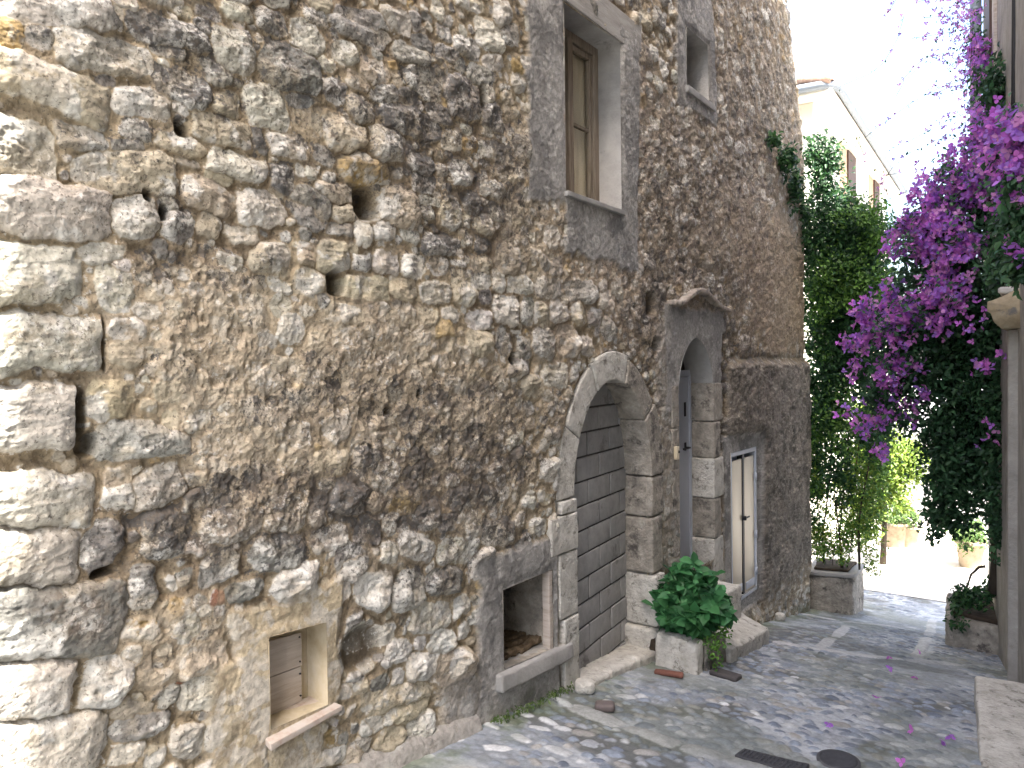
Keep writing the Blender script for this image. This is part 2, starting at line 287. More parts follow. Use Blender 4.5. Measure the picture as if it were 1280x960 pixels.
rect('small_window', 5.49, 5.93, 3.82, 4.285)
rect('niche', 3.065, 3.535, .055, .476, .02, .48)
rect('hatch', 1.637, 1.905, .305, .655, .30, .635)
rect('cabinet', 6.35, 7.02, -.46, .87)
AT0, AT1, ASPR, AAP = 3.79, 4.785, .86, 1.56
def arch_hi(t, k=0.):
    c, r = (AT0+AT1)/2, (AT1-AT0)/2+k; q = np.clip(1-((t-c)/r)**2, 0, 1); return ASPR+(AAP-ASPR+k)*q**.5
OPEN['arch'] = (AT0, AT1, lambda t: G(t)-.3+0*t, arch_hi)
PT0, PT1, PSPR, PAP = 5.29, 5.97, 1.50, 1.875
def pt_hi(t, k=0.):
    c, r = (PT0+PT1)/2, (PT1-PT0)/2+k; x = np.clip(np.abs(t-c)/r, 0, 1); return PSPR+(PAP-PSPR+k)*((1-x**2.2)**.6*.8+(1-x)*.2)
OPEN['door'] = (PT0, PT1, lambda t: 0*t+.02, pt_hi)

def build_wall(root):
    # columns get coarser with distance down the street, and meet every opening edge
    cols = [-.9]
    while cols[-1] < 8.62:
        t = cols[-1]; r2 = max(t, .75)**2+WX**2; cols.append(t+max(.0022, min(.02, r2/(2.4*740)*.62)))
    cols = np.array(cols)
    for nme, (a, b, _, _) in OPEN.items():
        for e in (a, b): i = np.argmin(np.abs(cols-e)); cols[i] = e
    ang = np.linspace(0, math.pi/2, 12)[1:]; back = np.linspace(.02, 1.6, 30)
    nc0 = len(cols); T = np.concatenate([cols, 8.62+.2*ang, 8.62+.2*math.pi/2+back]); nc = len(T)
    NR, NR2 = 1050, 40
    bot = G(np.minimum(T, 8.8))-.12; top = np.interp(T, [-1, .7, 2.4, 6.2, 8.6, 12], [2.6, 2.85, 3.45, 4.95, 5.9, 6.3]); roof = 8.2
    wv = np.linspace(0, 1, NR); Z = bot[:, None]+(top-bot)[:, None]*wv[None]
    Z = np.concatenate([Z, top[:, None]+(roof-top)[:, None]*np.linspace(0, 1, NR2+1)[None, 1:]], 1)
    T2 = np.repeat(T[:, None], Z.shape[1], 1)
    # snap rows to opening edges
    dead = np.zeros((nc-1, Z.shape[1]-1), bool)
    for nme, (a, b, lo, hi) in OPEN.items():
        ci = np.where((cols >= a-1e-6) & (cols <= b+1e-6))[0]; rl = []; rh = []
        for c in ci:
            zl, zh = float(lo(cols[c])), float(hi(cols[c])); zl = max(zl, Z[c, 0])
            k = int(np.argmin(np.abs(Z[c]-zl))); Z[c, k] = zl; j = int(np.argmin(np.abs(Z[c]-zh))); Z[c, j] = zh; rl.append(k); rh.append(j)
        for n in range(len(ci)-1): dead[ci[n], max(rl[n], rl[n+1]) if False else min(rl[n], rl[n+1]):max(rh[n], rh[n+1])] = True
    n1 = fbm(T2, Z, 9, 3, 1)-.5; n2 = fbm(T2, Z, 9, 3, 5)-.5; n3 = fbm(T2, Z, 45, 2, 9)-.5; n4 = fbm(T2, Z, 45, 2, 12)-.5
    P = Pack(T2, Z, (.05*n1+.014*n3).astype(np.float32), (.05*n2+.014*n4).astype(np.float32))
    ox = oy = 0; sc = 1
    for line in STONES.strip().splitlines():
        if line[0] == '@': ox, oy, sc = map(float, line[1:].split()); continue
        for e in line.split(';'):
            q = e.split(); x0, y0, x1, y1, h = map(float, q[:5]); tone = q[5]
            t0, z0 = W(ox+x0/sc, oy+y0/sc); t1, z1 = W(ox+x1/sc, oy+y1/sc)
            um, vm = ox+(x0+x1)/2/sc, oy+(y0+y1)/2/sc; b = abs(W(um, vm-h/2/sc)[1]-W(um, vm+h/2/sc)[1])/2
            a = max(math.hypot(t1-t0, z1-z0)/2, .012); th = math.atan2(z1-z0, t1-t0)
            quoin = x0 <= -150; P.add((t0+t1)/2, (z0+z1)/2, a*1.03, b*(1.07 if quoin else 1.05), th, 4.2 if a > .12 else 3.4, tone, 1., .15 if quoin else 1.)
    # fill the rest, large to small
    for (N, bl, bh, asp, gap) in ((1400, .05, .075, 1.7, .62), (3500, .032, .05, 1.7, .62), (9000, .02, .032, 1.6, .62), (16000, .011, .019, 1.5, .7)):
        ts = RNG.uniform(-.9, 10.2, N); u = RNG.rand(N)
        for k in range(N):
            t = ts[k]; zb, zt = float(G(min(t, 8.8)))-.1, float(np.interp(t, [-1, .7, 6.2, 10], [2.9, 3.0, 5.2, 6.6]))
            z = zb+u[k]*(zt-zb); b = RNG.uniform(bl, bh); a = b*RNG.uniform(1.0, asp)
            if t > 4.2 and bl > .045 and z < 1.8: continue
            if P.q(t, z) > b*gap:
                th = RNG.normal(0, .22); r = RNG.rand()
                far = t > 3.4
                tone = 'w' if r < .34 else 'c' if r < .58 else 'g' if r < .8 else 'd' if r < .95 else 'o'
                P.add(t, z, a, b, th, RNG.uniform(2.3, 3.6), tone, 1.)
    print('stones', len(P.st), 'verts', T2.size)
    # masks
    def blob(u, v, ru, rv, s=1., soft=.45):
        ct, cz = W(u, v); a = abs(W(u+ru, v)[0]-W(u-ru, v)[0])/2; ct = (W(u+ru, v)[0]+W(u-ru, v)[0])/2; b = abs(W(u, v-rv)[1]-W(u, v+rv)[1])/2
        d = np.sqrt(((T2+.1*n1-ct)/a)**2+((Z+.1*n2-cz)/b)**2)+.5*(fbm(T2, Z, 5, 3, 31)-.5)
        return s*(1-ss(1-soft, 1+soft*.4, d))
    def box(u0, v0, u1, v1, s=1., soft=.05):          # band bounded by photo-read corners
        ta, _ = W(u0, (v0+v1)/2); tb, _ = W(u1, (v0+v1)/2); um = (u0+u1)/2; zt, zb = W(um, v0)[1], W(um, v1)[1]
        return rbox(ta, tb, zb, zt, s, soft)
    def rbox(ta, tb, zb, zt, s=1., soft=.05, j=.09):
        q = np.maximum(np.maximum(ta-T2, T2-tb), np.maximum(zb-Z, Z-zt))+j*(fbm(T2, Z, 8, 4, 77)-.5)
        return s*(1-ss(-soft/2, soft/2, q))
    mx = np.maximum.reduce
    plaster = mx([blob(265, 430, 90, 120, 1), blob(320, 560, 95, 150, .9), blob(450, 470, 130, 110, .95), blob(570, 510, 100, 90, .85), blob(160, 400, 60, 100, .45), blob(600, 620, 90, 70, .55),
                  blob(215, 800, 90, 60, .7), blob(500, 560, 110, 80, .7), blob(660, 250, 50, 120, .75), blob(690, 340, 60, 60, .55), blob(380, 390, 70, 50, .5), blob(800, 250, 130, 220, .78), blob(940, 200, 120, 280, .72),
                  blob(840, 340, 60, 50, .75), blob(690, 480, 30, 90, .6), blob(480, 700, 60, 25, .5), blob(380, 560, 60, 60, .7)])
    cast = mx([rbox(6.3, 9.0, -1.4, 1.66, 1., .08, .05), blob(965, 360, 55, 110, .85), blob(930, 300, 60, 70, .5)]); cast = cast*(1-rbox(6.6, 9, -1.4, -.62, .75, .4, .3))
    cem = mx([rbox(3.36, 3.74, 2.62, 4.3, 1, .04, .16), rbox(4.37, 4.66, 2.3, 3.95, 1, .03, .06), rbox(3.72, 4.62, 2.33, 2.72, 1, .03, .10),
              rbox(5.30, 6.08, 3.66, 4.75, 1, .03, .07), rbox(2.86, 3.62, -.25, .66, 1, .05, .10), rbox(2.6, 3.0, -.2, .1, .8, .1, .1), rbox(5.08, 6.2, 1.3, 2.1, .97, .05, .08), rbox(6.22, 7.12, -.62, 1.02, 1, .04, .05),
              rbox(4.95, 5.32, .1, 1.95, .55, .1, .2)])
    cream = mx([rbox(1.50, 1.98, .22, .78, 1, .04, .07), rbox(1.40, 1.66, .1, .62, .8, .06, .1), rbox(1.62, 1.9, .06, .3, .9, .04, .06)])
    edge = np.zeros_like(Z)
    for nme, (a, b, lo, hi) in OPEN.items():
        tt = np.clip(T2, a, b); q = np.maximum(np.maximum(a-T2, T2-b), np.maximum(lo(tt)-Z, Z-hi(tt))); edge = np.maximum(edge, 1-ss(.004, .05, q))
    ringt = np.clip(T2, 3.5, 5.05); ring = rbox(3.60, 4.985, -.6, .9, 1, .02, .0); ring = np.maximum(ring, 1-ss(0, .02, np.maximum(Z-(ASPR+ (1.74-ASPR)*np.clip(1-((T2-4.29)/.70)**2, 0, 1)**.5), np.abs(T2-4.29)-.70)))
    flat = mx([cem, cream*.92, cast*.8, edge]); rub = np.clip(1-mx([plaster, flat]), 0, 1)
    # heights
    a = np.array([s[2] for s in P.st]); b = np.array([s[3] for s in P.st]); mn = np.minimum(a, b); ns = len(P.st)
    tone = np.array([s[5] for s in P.st]); I = np.maximum(P.ID, 0)
    gap_ok = P.ID >= 0; e = np.minimum(-P.M1, (P.M2-P.M1)*.5); e = np.where(gap_ok, e, -.05)
    mnI = mn[I]
    sh = RNG.uniform(.55, 1.25, ns)*np.clip(mn*.5, .007, .042); big = np.array([s[0] < .95 and s[2] > .16 for s in P.st]); sh[big] = .045
    base_big = big
    tiltt, tiltz = RNG.normal(0, .17, ns), RNG.normal(-.05, .17, ns)
    tiltt[big] *= .25; tiltz[big] *= .3; rr = np.where(big[I], .014, .20*mnI+.003); dome = 1-np.exp(-np.clip(e, 0, None)/rr)
    ct = np.array([s[0] for s in P.st]); cz = np.array([s[1] for s in P.st])
    rough = (fbm(T2+I*.37, Z, 14, 5, 40, .55)-.5); ridge = np.abs(fbm(T2*.6+I*.37, Z*1.6, 20, 4, 46)-.5)*2; fac = np.abs(fbm(T2+I*1.7, Z, 7, 2, 52)-.5)*2
    mc_ = np.minimum(mnI, .07); bgI = big[I]; hs = dome*(sh[I]+(T2-ct[I])*tiltt[I]+(Z-cz[I])*tiltz[I]+mc_*.75*rough*np.where(bgI, .5, 1)-.016*ridge*np.where(bgI, .55, 1)-.45*mc_*fac*np.where(bgI, .4, 1))
    inst = ss(-.001, .003, e)
    mort = -.019+.022*(fbm(T2, Z, 22, 5, 60)-.5)+.02*(fbm(T2, Z, 5, 3, 64)-.5)+.008*ss(-.03, 0, e)
    hr = np.where(e > 0, np.maximum(hs-.010, mort), mort)
    # flush work: stones just show through rough plaster
    pn = fbm(T2, Z, 7, 4, 70); hp = .004+.034*(pn-.5)+.026*(fbm(T2, Z, 24, 5, 74, .62)-.5)-.012*ss(.60, .70, fbm(T2, Z, 13, 3, 76))+.02*(fbm(T2, Z, 2.5, 2, 79)-.5)
    peek = ss(.43, .52, fbm(T2*1.3+I*.9, Z, 3.3, 2, 81)+.13*(np.isin(tone, ['w', 'W'])[I])+.12*(ss(4.2, 5.2, T2)*ss(1.6, 2.4, Z)))
    show = inst*np.clip(peek*(1.15-plaster)+.25*(1-plaster), 0, 1)
    hp2 = hp+np.where(e > 0, .5*hs, -.010)*np.clip(show*1.1, 0, 1)
    H = hr*(1-plaster)+hp2*plaster
    hc = .008+.012*(fbm(T2, Z, 4, 3, 84)-.5)+.006*(fbm(T2, Z, 40, 3, 88)-.5)
    hcast = .03+.03*(fbm(T2, Z, 6, 3, 90)-.5)+.035*(fbm(T2, Z, 18, 5, 92, .6)-.5)
    H = H*(1-cast)+hcast*cast; H = H*(1-cem)+hc*cem; H = H*(1-cream)+(hc+.01*(pn-.5))*cream
    H = H*(1-edge)+.006*edge; H = H*(1-ring)-.02*ring
    H = H+.05*(fbm(T2, Z, .8, 2, 97)-.5)*(1-edge)*(1-ring)
    CAV = []
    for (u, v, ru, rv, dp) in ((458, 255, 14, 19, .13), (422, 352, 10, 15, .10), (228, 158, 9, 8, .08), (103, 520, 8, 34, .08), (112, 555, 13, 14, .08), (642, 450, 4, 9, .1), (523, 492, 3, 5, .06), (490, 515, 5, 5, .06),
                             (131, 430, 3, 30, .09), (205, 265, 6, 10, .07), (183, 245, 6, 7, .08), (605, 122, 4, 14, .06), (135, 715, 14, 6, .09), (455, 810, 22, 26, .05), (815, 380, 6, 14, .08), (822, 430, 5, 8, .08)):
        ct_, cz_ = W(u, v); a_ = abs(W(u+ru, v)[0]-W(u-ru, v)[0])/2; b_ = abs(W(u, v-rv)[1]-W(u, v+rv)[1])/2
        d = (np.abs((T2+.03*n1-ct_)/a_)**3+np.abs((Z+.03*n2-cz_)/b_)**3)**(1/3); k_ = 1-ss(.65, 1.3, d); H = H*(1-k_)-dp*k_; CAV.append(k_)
    ledge = ss(1.72, 1.65, Z+.03*(fbm(T2, Z, 4, 3, 99)-.5))*ss(6.35, 6.6, T2); H = H+.045*ledge*(1-edge)*(1-rbox(6.30, 7.10, -.7, 1.0, 1., .16, 0.))
    # colours
    PAL = dict(w=(.58, .54, .455), W=(.68, .65, .58), c=(.50, .435, .325), C=(.52, .43, .29), g=(.36, .34, .295), d=(.23, .22, .195), o=(.42, .30, .14), r=(.34, .15, .09))
    
    base = np.array([PAL[s] for s in tone], np.float32)*RNG.uniform(.82, 1.12, (ns, 1)); base *= 1+RNG.uniform(-.025, .025, (ns, 3))
    base[big] *= .9; C = base[I].astype(np.float32)
    n_a = fbm(T2+I*.13, Z, 11, 5, 110, .6); n_b = fbm(T2-I*.21, Z, 17, 5, 120, .62); n_c = fbm(T2, Z, 3.2, 4, 130); n_d = fbm(T2, Z*1.3, 34, 4, 137, .62)
    C = mixc(C, (.66, .64, .58), ss(.53, .63, n_a)*.75); C = mixc(C, (.46, .38, .26), ss(.56, .68, fbm(T2+I*.4, Z, 8, 4, 141))*.4)
    stn = .78*mx([blob(300, 110, 330, 150, .55), blob(560, 220, 110, 160, .8), blob(160, 240, 120, 60, .5), blob(470, 620, 230, 70, .95), blob(300, 640, 200, 60, .85), blob(90, 760, 80, 50, .8), blob(560, 560, 130, 110, .7), blob(420, 500, 160, 80, .45), blob(880, 300, 130, 120, .6), blob(920, 90, 120, 140, .35),
              blob(880, 480, 90, 110, .9), blob(980, 500, 60, 160, .5), blob(60, 420, 60, 50, .5), blob(240, 330, 110, 40, .5), blob(820, 400, 40, 60, .9), blob(590, 690, 90, 50, .6)])
    lich = ss(.60-.10*stn, .66-.07*stn, n_b+.25*(n_c-.5))
    topn = (.5+.5*np.clip((Z-cz[I])/mnI, -1, 1)); lich = lich*(.45+.75*topn)*(.5+.6*stn)
    mc = mixc(np.zeros(C.shape, np.float32)+np.array((.40, .325, .215), np.float32), (.27, .21, .14), ss(.4, .65, n_c)); mc = mixc(mc, (.46, .38, .26), ss(.5, .65, n_a)*.7)
    C = mixc(mc, 0, np.zeros_like(Z))*(1-inst)[..., None]+C*inst[..., None]
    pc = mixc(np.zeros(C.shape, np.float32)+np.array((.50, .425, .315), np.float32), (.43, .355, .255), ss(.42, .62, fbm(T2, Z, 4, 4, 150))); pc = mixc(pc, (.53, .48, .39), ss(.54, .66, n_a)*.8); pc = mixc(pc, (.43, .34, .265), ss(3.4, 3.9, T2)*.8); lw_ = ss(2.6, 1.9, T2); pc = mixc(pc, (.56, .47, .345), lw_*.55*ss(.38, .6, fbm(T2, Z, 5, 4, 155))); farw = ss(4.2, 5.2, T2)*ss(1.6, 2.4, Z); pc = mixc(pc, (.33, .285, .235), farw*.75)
    pc = mixc(pc, (.26, .21, .15), ss(.45, .62, n_b)*np.clip(.25+stn, 0, 1)*.8)
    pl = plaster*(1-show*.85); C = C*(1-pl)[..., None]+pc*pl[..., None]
    C = mixc(C, (.15, .145, .135), np.clip(lich*(1-.25*plaster), 0, .6)*.6); C = mixc(C, (.22, .17, .115), ss(.50, .66, n_d+.2*stn)*.6*stn)
    C = mixc(C, (.16, .12, .075), ss(.004, -.02, e)*(1-plaster)*(1-flat)*.55)
    for k_ in CAV: C = mixc(C, (.10, .08, .055), k_*.8)  # hole insides coloured dark brown, shade of the recess put into the colour
    white = np.isin(tone, ['w', 'W'])[I]; S0 = np.clip(.30+.75*stn*(.5+.7*topn)+.25*np.isin(tone, ['d', 'g'])[I], 0, 1.2); S0 = np.where(big[I], .38+.3*stn, S0)
    S1 = np.clip(.25+.45*white+.35*show*plaster+.4*show*farw, 0, 1.2)*(e > -.01)
    kc = mixc(np.zeros(C.shape, np.float32)+np.array((.235, .205, .17), np.float32), (.13, .115, .095), ss(.45, .6, fbm(T2, Z, 9, 5, 160, .6))); kc = mixc(kc, (.36, .32, .26), ss(.56, .68, n_d)*.7); kc = mixc(kc, (.33, .26, .18), ss(1.65, 1.8, Z))
    C = C*(1-cast)[..., None]+kc*cast[..., None]
    gc = mixc(np.zeros(C.shape, np.float32)+np.array((.33, .315, .29), np.float32), (.21, .20, .185), ss(.42, .62, fbm(T2, Z*.7, 6, 5, 170, .6))); gc = mixc(gc, (.44, .42, .385), ss(.56, .68, n_a)*.7)
    S0 = S0*(1-cem)*(1-cream)*(1-.4*cast)+.12*cem; S1 = S1*(1-cem*.8)*(1-cream*.5)*(1-cast*.3)
    C = C*(1-cem)[..., None]+gc*cem[..., None]
    cc = mixc(np.zeros(C.shape, np.float32)+np.array((.48, .40, .27), np.float32), (.56, .51, .42), ss(.45, .6, n_a)); cc = mixc(cc, (.33, .26, .17), ss(.54, .66, n_b)*.6)
    C = C*(1-cream)[..., None]+cc*cream[..., None]
    gz = Z-G(np.minimum(T2, 8.8)); C = mixc(C, (.12, .13, .075), (1-ss(.0, .14, gz+.08*(n_a-.5)))*ss(.45, .6, n_c)*.7)
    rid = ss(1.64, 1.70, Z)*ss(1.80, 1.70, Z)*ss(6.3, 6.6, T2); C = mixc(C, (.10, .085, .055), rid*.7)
    C = np.clip(C*(1+.0*Z[..., None]), .01, .8)
    # positions on the profile path: straight, round corner, return
    z4 = np.clip(Z-3.7, 0, None); shift = -.165*np.minimum(z4, 2.2)**2*ss(4, 8.6, T2)
    s1 = 8.62; R = .2; arc = np.clip(T2-s1, 0, R*math.pi/2)/R; over = np.clip(T2-s1-R*math.pi/2, 0, None)
    py = np.minimum(T2, s1)+R*np.sin(arc)+shift; px = WX-R+R*np.cos(arc)-over; nx, ny = np.cos(arc), np.sin(arc)
    H = H*(1-.0*over)
    V = np.stack([px+H*nx, py+H*ny, Z], -1).reshape(-1, 3)
    nr = Z.shape[1]; idx = np.arange(nc*nr).reshape(nc, nr)
    q = np.stack([idx[:-1, :-1], idx[1:, :-1], idx[1:, 1:], idx[:-1, 1:]], -1)[~dead]
    used = np.zeros(nc*nr, bool); used[q.ravel()] = True; rem = np.cumsum(used)-1
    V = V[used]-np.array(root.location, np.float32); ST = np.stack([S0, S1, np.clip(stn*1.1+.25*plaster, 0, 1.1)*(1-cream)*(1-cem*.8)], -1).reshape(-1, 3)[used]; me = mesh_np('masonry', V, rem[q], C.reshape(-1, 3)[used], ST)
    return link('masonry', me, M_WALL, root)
BLD = empty('stone_building', (WX, 4, 0), 'long old rubble stone house wall on the left with arched doorway, window and niches', 'building')
build_wall(BLD)

# ------------------------------------------------------------------ shapes
def to_local(V, root):
    return np.asarray(V, np.float32)-(np.array(root.location, np.float32) if root is not None else 0)
def place(o, V):                        # free-standing mesh: origin at the middle of its base
    return o
def mk(name, V, Fc, mat, parent=None, col=None, smooth=True):
    V = np.asarray(V, np.float32).reshape(-1, 3); off = np.array(parent.location, np.float32) if parent is not None else None
    if parent is not None and parent.parent is not None:
        off = np.array(parent.location, np.float32)+np.array(parent.parent.location, np.float32)
    if off is None:
        off = np.array([V[:, 0].mean(), V[:, 1].mean(), V[:, 2].min()], np.float32)
        o = link(name, mesh_np(name, V-off, Fc, col), mat, None, smooth); o.location = off; return o
    return link(name, mesh_np(name, V-off, Fc, col), mat, parent, smooth)
def _grid(n, L, r):
    e = min(r, L*.45); return np.unique(np.concatenate([np.linspace(0, e, 4), np.linspace(e, L-e, max(2, n)), np.linspace(L-e, L, 4)]))
def rblock(mapf, dims, r=.015, cell=.03, amp=.006, seed=0, freq=9):
    """rounded, uneven block; mapf turns metric block coordinates into world points"""
    d = np.array(dims, float); g = [_grid(int(min(40, d[i]/cell)), d[i], r) for i in range(3)]
    pts = []; fs = []; n0 = 0
    for ax in range(3):
        b, c = (ax+1) % 3, (ax+2) % 3
        for side in (0, d[ax]):
            B, Cc = np.meshgrid(g[b], g[c], indexing='ij'); p = np.zeros(B.shape+(3,)); p[..., b] = B; p[..., c] = Cc; p[..., ax] = side
            nb, ncc = B.shape; idx = n0+np.arange(nb*ncc).reshape(nb, ncc)
            q = np.stack([idx[:-1, :-1], idx[1:, :-1], idx[1:, 1:], idx[:-1, 1:]], -1).reshape(-1, 4)
            if side == 0: q = q[:, ::-1]
            pts.append(p.reshape(-1, 3)); fs.append(q); n0 += nb*ncc
    p = np.concatenate(pts); f = np.concatenate(fs)
    _, first, inv = np.unique(np.round(p, 6), axis=0, return_index=True, return_inverse=True); p = p[first]; f = inv.reshape(-1)[f]
    rr = np.minimum(r, d*.45); c = np.clip(p, rr, d-rr); v = p-c; ln = np.linalg.norm(v/rr, axis=1, keepdims=True); v = v/np.maximum(ln, 1e-6)
    nrm = v/np.maximum(np.linalg.norm(v, axis=1, keepdims=True), 1e-9)
    off = np.array([seed*3.1, seed*1.7, seed*.9]); n = (fbm3(p+off, freq, 3, seed)-.5)*2+.5*(fbm3(p+off, freq*4, 2, seed+5)-.5)*2
    return np.asarray(mapf(c+v+nrm*(n*amp)[:, None]), float), f
def quadmap(corn, dims):
    """corn: 8 points, index bits (a,b,c)"""
    K = np.array(corn, float).reshape(2, 2, 2, 3); d = np.array(dims, float)
    def f(p):
        u = p/d; r = 0
        for i in (0, 1):
            for j in (0, 1):
                for k in (0, 1):
                    r = r+((u[:, 0] if i else 1-u[:, 0])*(u[:, 1] if j else 1-u[:, 1])*(u[:, 2] if k else 1-u[:, 2]))[:, None]*K[i, j, k]
        return r
    return f
def block(name, lo, hi, mat, parent=None, r=.008, amp=.002, cell=.05, seed=0, freq=9):
    lo = np.array(lo, float); hi = np.array(hi, float); V, f = rblock(lambda p: p+lo, hi-lo, r, cell, amp, seed, freq); return mk(name, V, f, mat, parent)
def prism8(name, corn, mat, parent=None, r=.012, amp=.006, cell=.03, seed=0, freq=9):
    K = np.array(corn, float).reshape(2, 2, 2, 3); d = [np.linalg.norm(K[1, 0, 0]-K[0, 0, 0]), np.linalg.norm(K[0, 1, 0]-K[0, 0, 0]), np.linalg.norm(K[0, 0, 1]-K[0, 0, 0])]
    V, f = rblock(quadmap(corn, d), d, r, cell, amp, seed, freq); return mk(name, V, f, mat, parent)
def foot(name, P4, z0, z1, mat, parent=None, **k):      # block on a four-cornered footprint; z0/z1 numbers or four heights
    z0 = [z0]*4 if np.isscalar(z0) else z0; z1 = [z1]*4 if np.isscalar(z1) else z1
    a, b, c, d = [tuple(p) for p in P4]; o = (0, 1, 3, 2); q = [a, b, d, c]
    corn = []
    for i, j in ((0, 0), (0, 1), (1, 0), (1, 1)):
        n = {(0, 0): 0, (0, 1): 3, (1, 0): 1, (1, 1): 2}[(i, j)]; x, y = P4[n]
        corn += [(x, y, z0[n]), (x, y, z1[n])]
    return prism8(name, corn, mat, parent, **k)
def join(parts):
    Vs = []; Fs = []; n = 0
    for V, f in parts: Vs.append(np.asarray(V)); Fs.append(np.asarray(f)+n); n += len(V)
    return np.concatenate(Vs), np.concatenate(Fs)
def bx(lo, hi, r=.004, amp=0, seed=0, cell=.2):
    lo = np.array(lo, float); hi = np.array(hi, float); return rblock(lambda p: p+lo, hi-lo, r, cell, amp, seed)
def tube(pts, rad_, n=8, cap=True, jit=0):
    P = np.array(pts, float); m = len(P); R = np.full(m, rad_) if np.isscalar(rad_) else np.array(rad_, float); V = []; ref = np.array([.31, .17, .93])
    for i in range(m):
        t = P[min(i+1, m-1)]-P[max(i-1, 0)]; t = t/(np.linalg.norm(t)+1e-9); a = np.cross(t, ref); a /= np.linalg.norm(a)+1e-9; b = np.cross(t, a)
        for k in range(n):
            g = 6.2832*k/n; rr = R[i]*(1+jit*math.sin(k*2.3+i*1.7)); V.append(P[i]+(a*math.cos(g)+b*math.sin(g))*rr)
    f = [[i*n+k, i*n+(k+1) % n, (i+1)*n+(k+1) % n, (i+1)*n+k] for i in range(m-1) for k in range(n)]
    if cap:
        V.append(P[0]); V.append(P[-1]); a = m*n
        for k in range(0, n, 2):
            f.append([a, (k+2) % n, (k+1) % n, k]); f.append([a+1, (m-1)*n+k, (m-1)*n+(k+1) % n, (m-1)*n+(k+2) % n])
    return np.array(V), np.array(f)
def reveal(name, outline, xf, xb, mat, parent, closed=False):
    """inner faces of an opening, from the wall face back"""
    o = np.array(outline, float); n = len(o); ks = np.linspace(0, 1, 5); V = []
    for k in ks:
        x = xf+(xb-xf)*k
        for t, z in o: V.append((x, t, z))
    V = np.array(V); nn = (fbm3(V, 9, 3, 3)-.5)*.014; V[n:, 2] += nn[n:]*.5; V[n:, 1] += nn[n:]*.5
    f = []
    m = n if closed else n-1
    for j in range(len(ks)-1):
        for i in range(m):
            a, b = j*n+i, j*n+(i+1) % n; f.append([a, b, b+n, a+n])
    return mk(name, V, f, mat, parent, smooth=False)
def dens(pts, k=8):
    out = []
    for (a, b), (c, d) in zip(pts[:-1], pts[1:]):
        for i in range(k): out.append((a+(c-a)*i/k, b+(d-b)*i/k))
    out.append(pts[-1]); return out

# ------------------------------------------------------------------ parts of the old wall
def block_wall(name, x, t0, t1, z0, z1, bw, bh, parent, thick=.05):
    ps = []; k = 0; z = z0
    while z < z1:
        t = t0-(k % 2)*bw*.5
        while t < t1:
            a, b = max(t, t0)+.004, min(t+bw, t1)-.004
            if b-a > .02: ps.append(bx((x-thick, a+.003, z+.006), (x+RNG.uniform(-.004, .004), b-.003, z+bh-.006), .007, .0015, k, .08))
            t += bw
        z += bh; k += 1
    sk_ = lambda V: np.stack([V[:, 0]+.12*(AT1-V[:, 1]), V[:, 1], V[:, 2]], -1)      # the infill is set slightly askew in the arch
    V, f = join(ps); o = mk(name, sk_(V), f, M_BLOCK, parent)
    V, f = bx((x-thick-.01, t0, z0), (x-.009, t1, z1)); j = mk('mortar_bed', sk_(V), f, M_JOINT, o); return o
# arched doorway, walled up with concrete blocks
rev = [(AT0, -.5), (AT0, .2), (AT0, ASPR)]+[(AT0+(AT1-AT0)*(.5-.5*math.cos(math.pi*i/24)), float(arch_hi(AT0+(AT1-AT0)*(.5-.5*math.cos(math.pi*i/24))))) for i in range(1, 24)]+[(AT1, ASPR), (AT1, .2), (AT1, -.6)]
block_wall('concrete_block_infill', WX-.19, AT0-.01, AT1+.12, -.50, 1.62, .36, .157, BLD)
def arch_block(name, a0, a1, win, wout, xf, xb, seed, mat):       # angles along the arch, 0 = right springing
    c, rx, rz = (AT0+AT1)/2, (AT1-AT0)/2, AAP-ASPR
    L = abs(a1-a0)*.68; dd = (L, wout-win, xf-xb)
    def f(p):
        a = a0+(a1-a0)*p[:, 0]/L; w_ = win+p[:, 1]; return np.stack([xb+p[:, 2], c+(rx+w_)*np.cos(a), ASPR+(rz+w_)*np.sin(a)], -1)
    V, F_ = rblock(f, dd, .012, .025, .005, seed); return mk(name, V, F_, mat, BLD)
XF = WX+.022
aa = [math.pi*(-.0), .62, 1.30, 2.02, 2.62, math.pi]
for i in range(5): arch_block('arch_stone', aa[i]+.006, aa[i+1]-.006, 0, [.20, .17, .19, .18, .20][i], XF-.004*i, WX-.24, i+3, [M_ASHLARD, M_ASHLARD, M_ASHLAR, M_ASHLAR, M_ASHLAR][i])
def jamb(name, t0, t1, z0, z1, xf, seed, mat, xb=WX-.24, tilt=0, r=.010, amp=.006):
    c = [(xb, t0, z0), (xb, t0, z1), (xf, t0, z0), (xf, t0, z1), (xb, t1, z0+tilt), (xb, t1, z1+tilt), (xf, t1, z0+tilt), (xf, t1, z1+tilt)]
    # index bits (t, x, z)
    return prism8(name, [c[0], c[1], c[2], c[3], c[4], c[5], c[6], c[7]], mat, BLD, r=r, amp=amp, seed=seed)
def zpx(u, v): return W(u, v)[1]
LJ = [(578, 641, .60), (641, 688, .44), (688, 770, .58), (770, 868, .63)]
for i, (v0, v1, t0) in enumerate(LJ):
    jamb('jamb_stone', [3.62, 3.50, 3.59, 3.63][i], AT0, zpx(710, v1)+.004, zpx(710, v0)-.004 if i else ASPR-.004, XF+.004*(i % 2), 20+i, M_ASHLAR)
RJ = [(597, 647), (647, 719), (719, 785), (785, 840)]
for i, (v0, v1) in enumerate(RJ):
    jamb('jamb_stone', AT1+(.0 if i < 3 else -.04), [4.98, 4.95, 4.93, 4.9][i], zpx(812, v1)+.004, ASPR-.004 if i == 0 else zpx(812, v0)-.004, XF+(.0 if i < 2 else .035)+.004*(i % 2), 30+i, [M_ASHLARD, M_ASHLARD, M_ASHLAR, M_ASHLAR][i], r=.02)
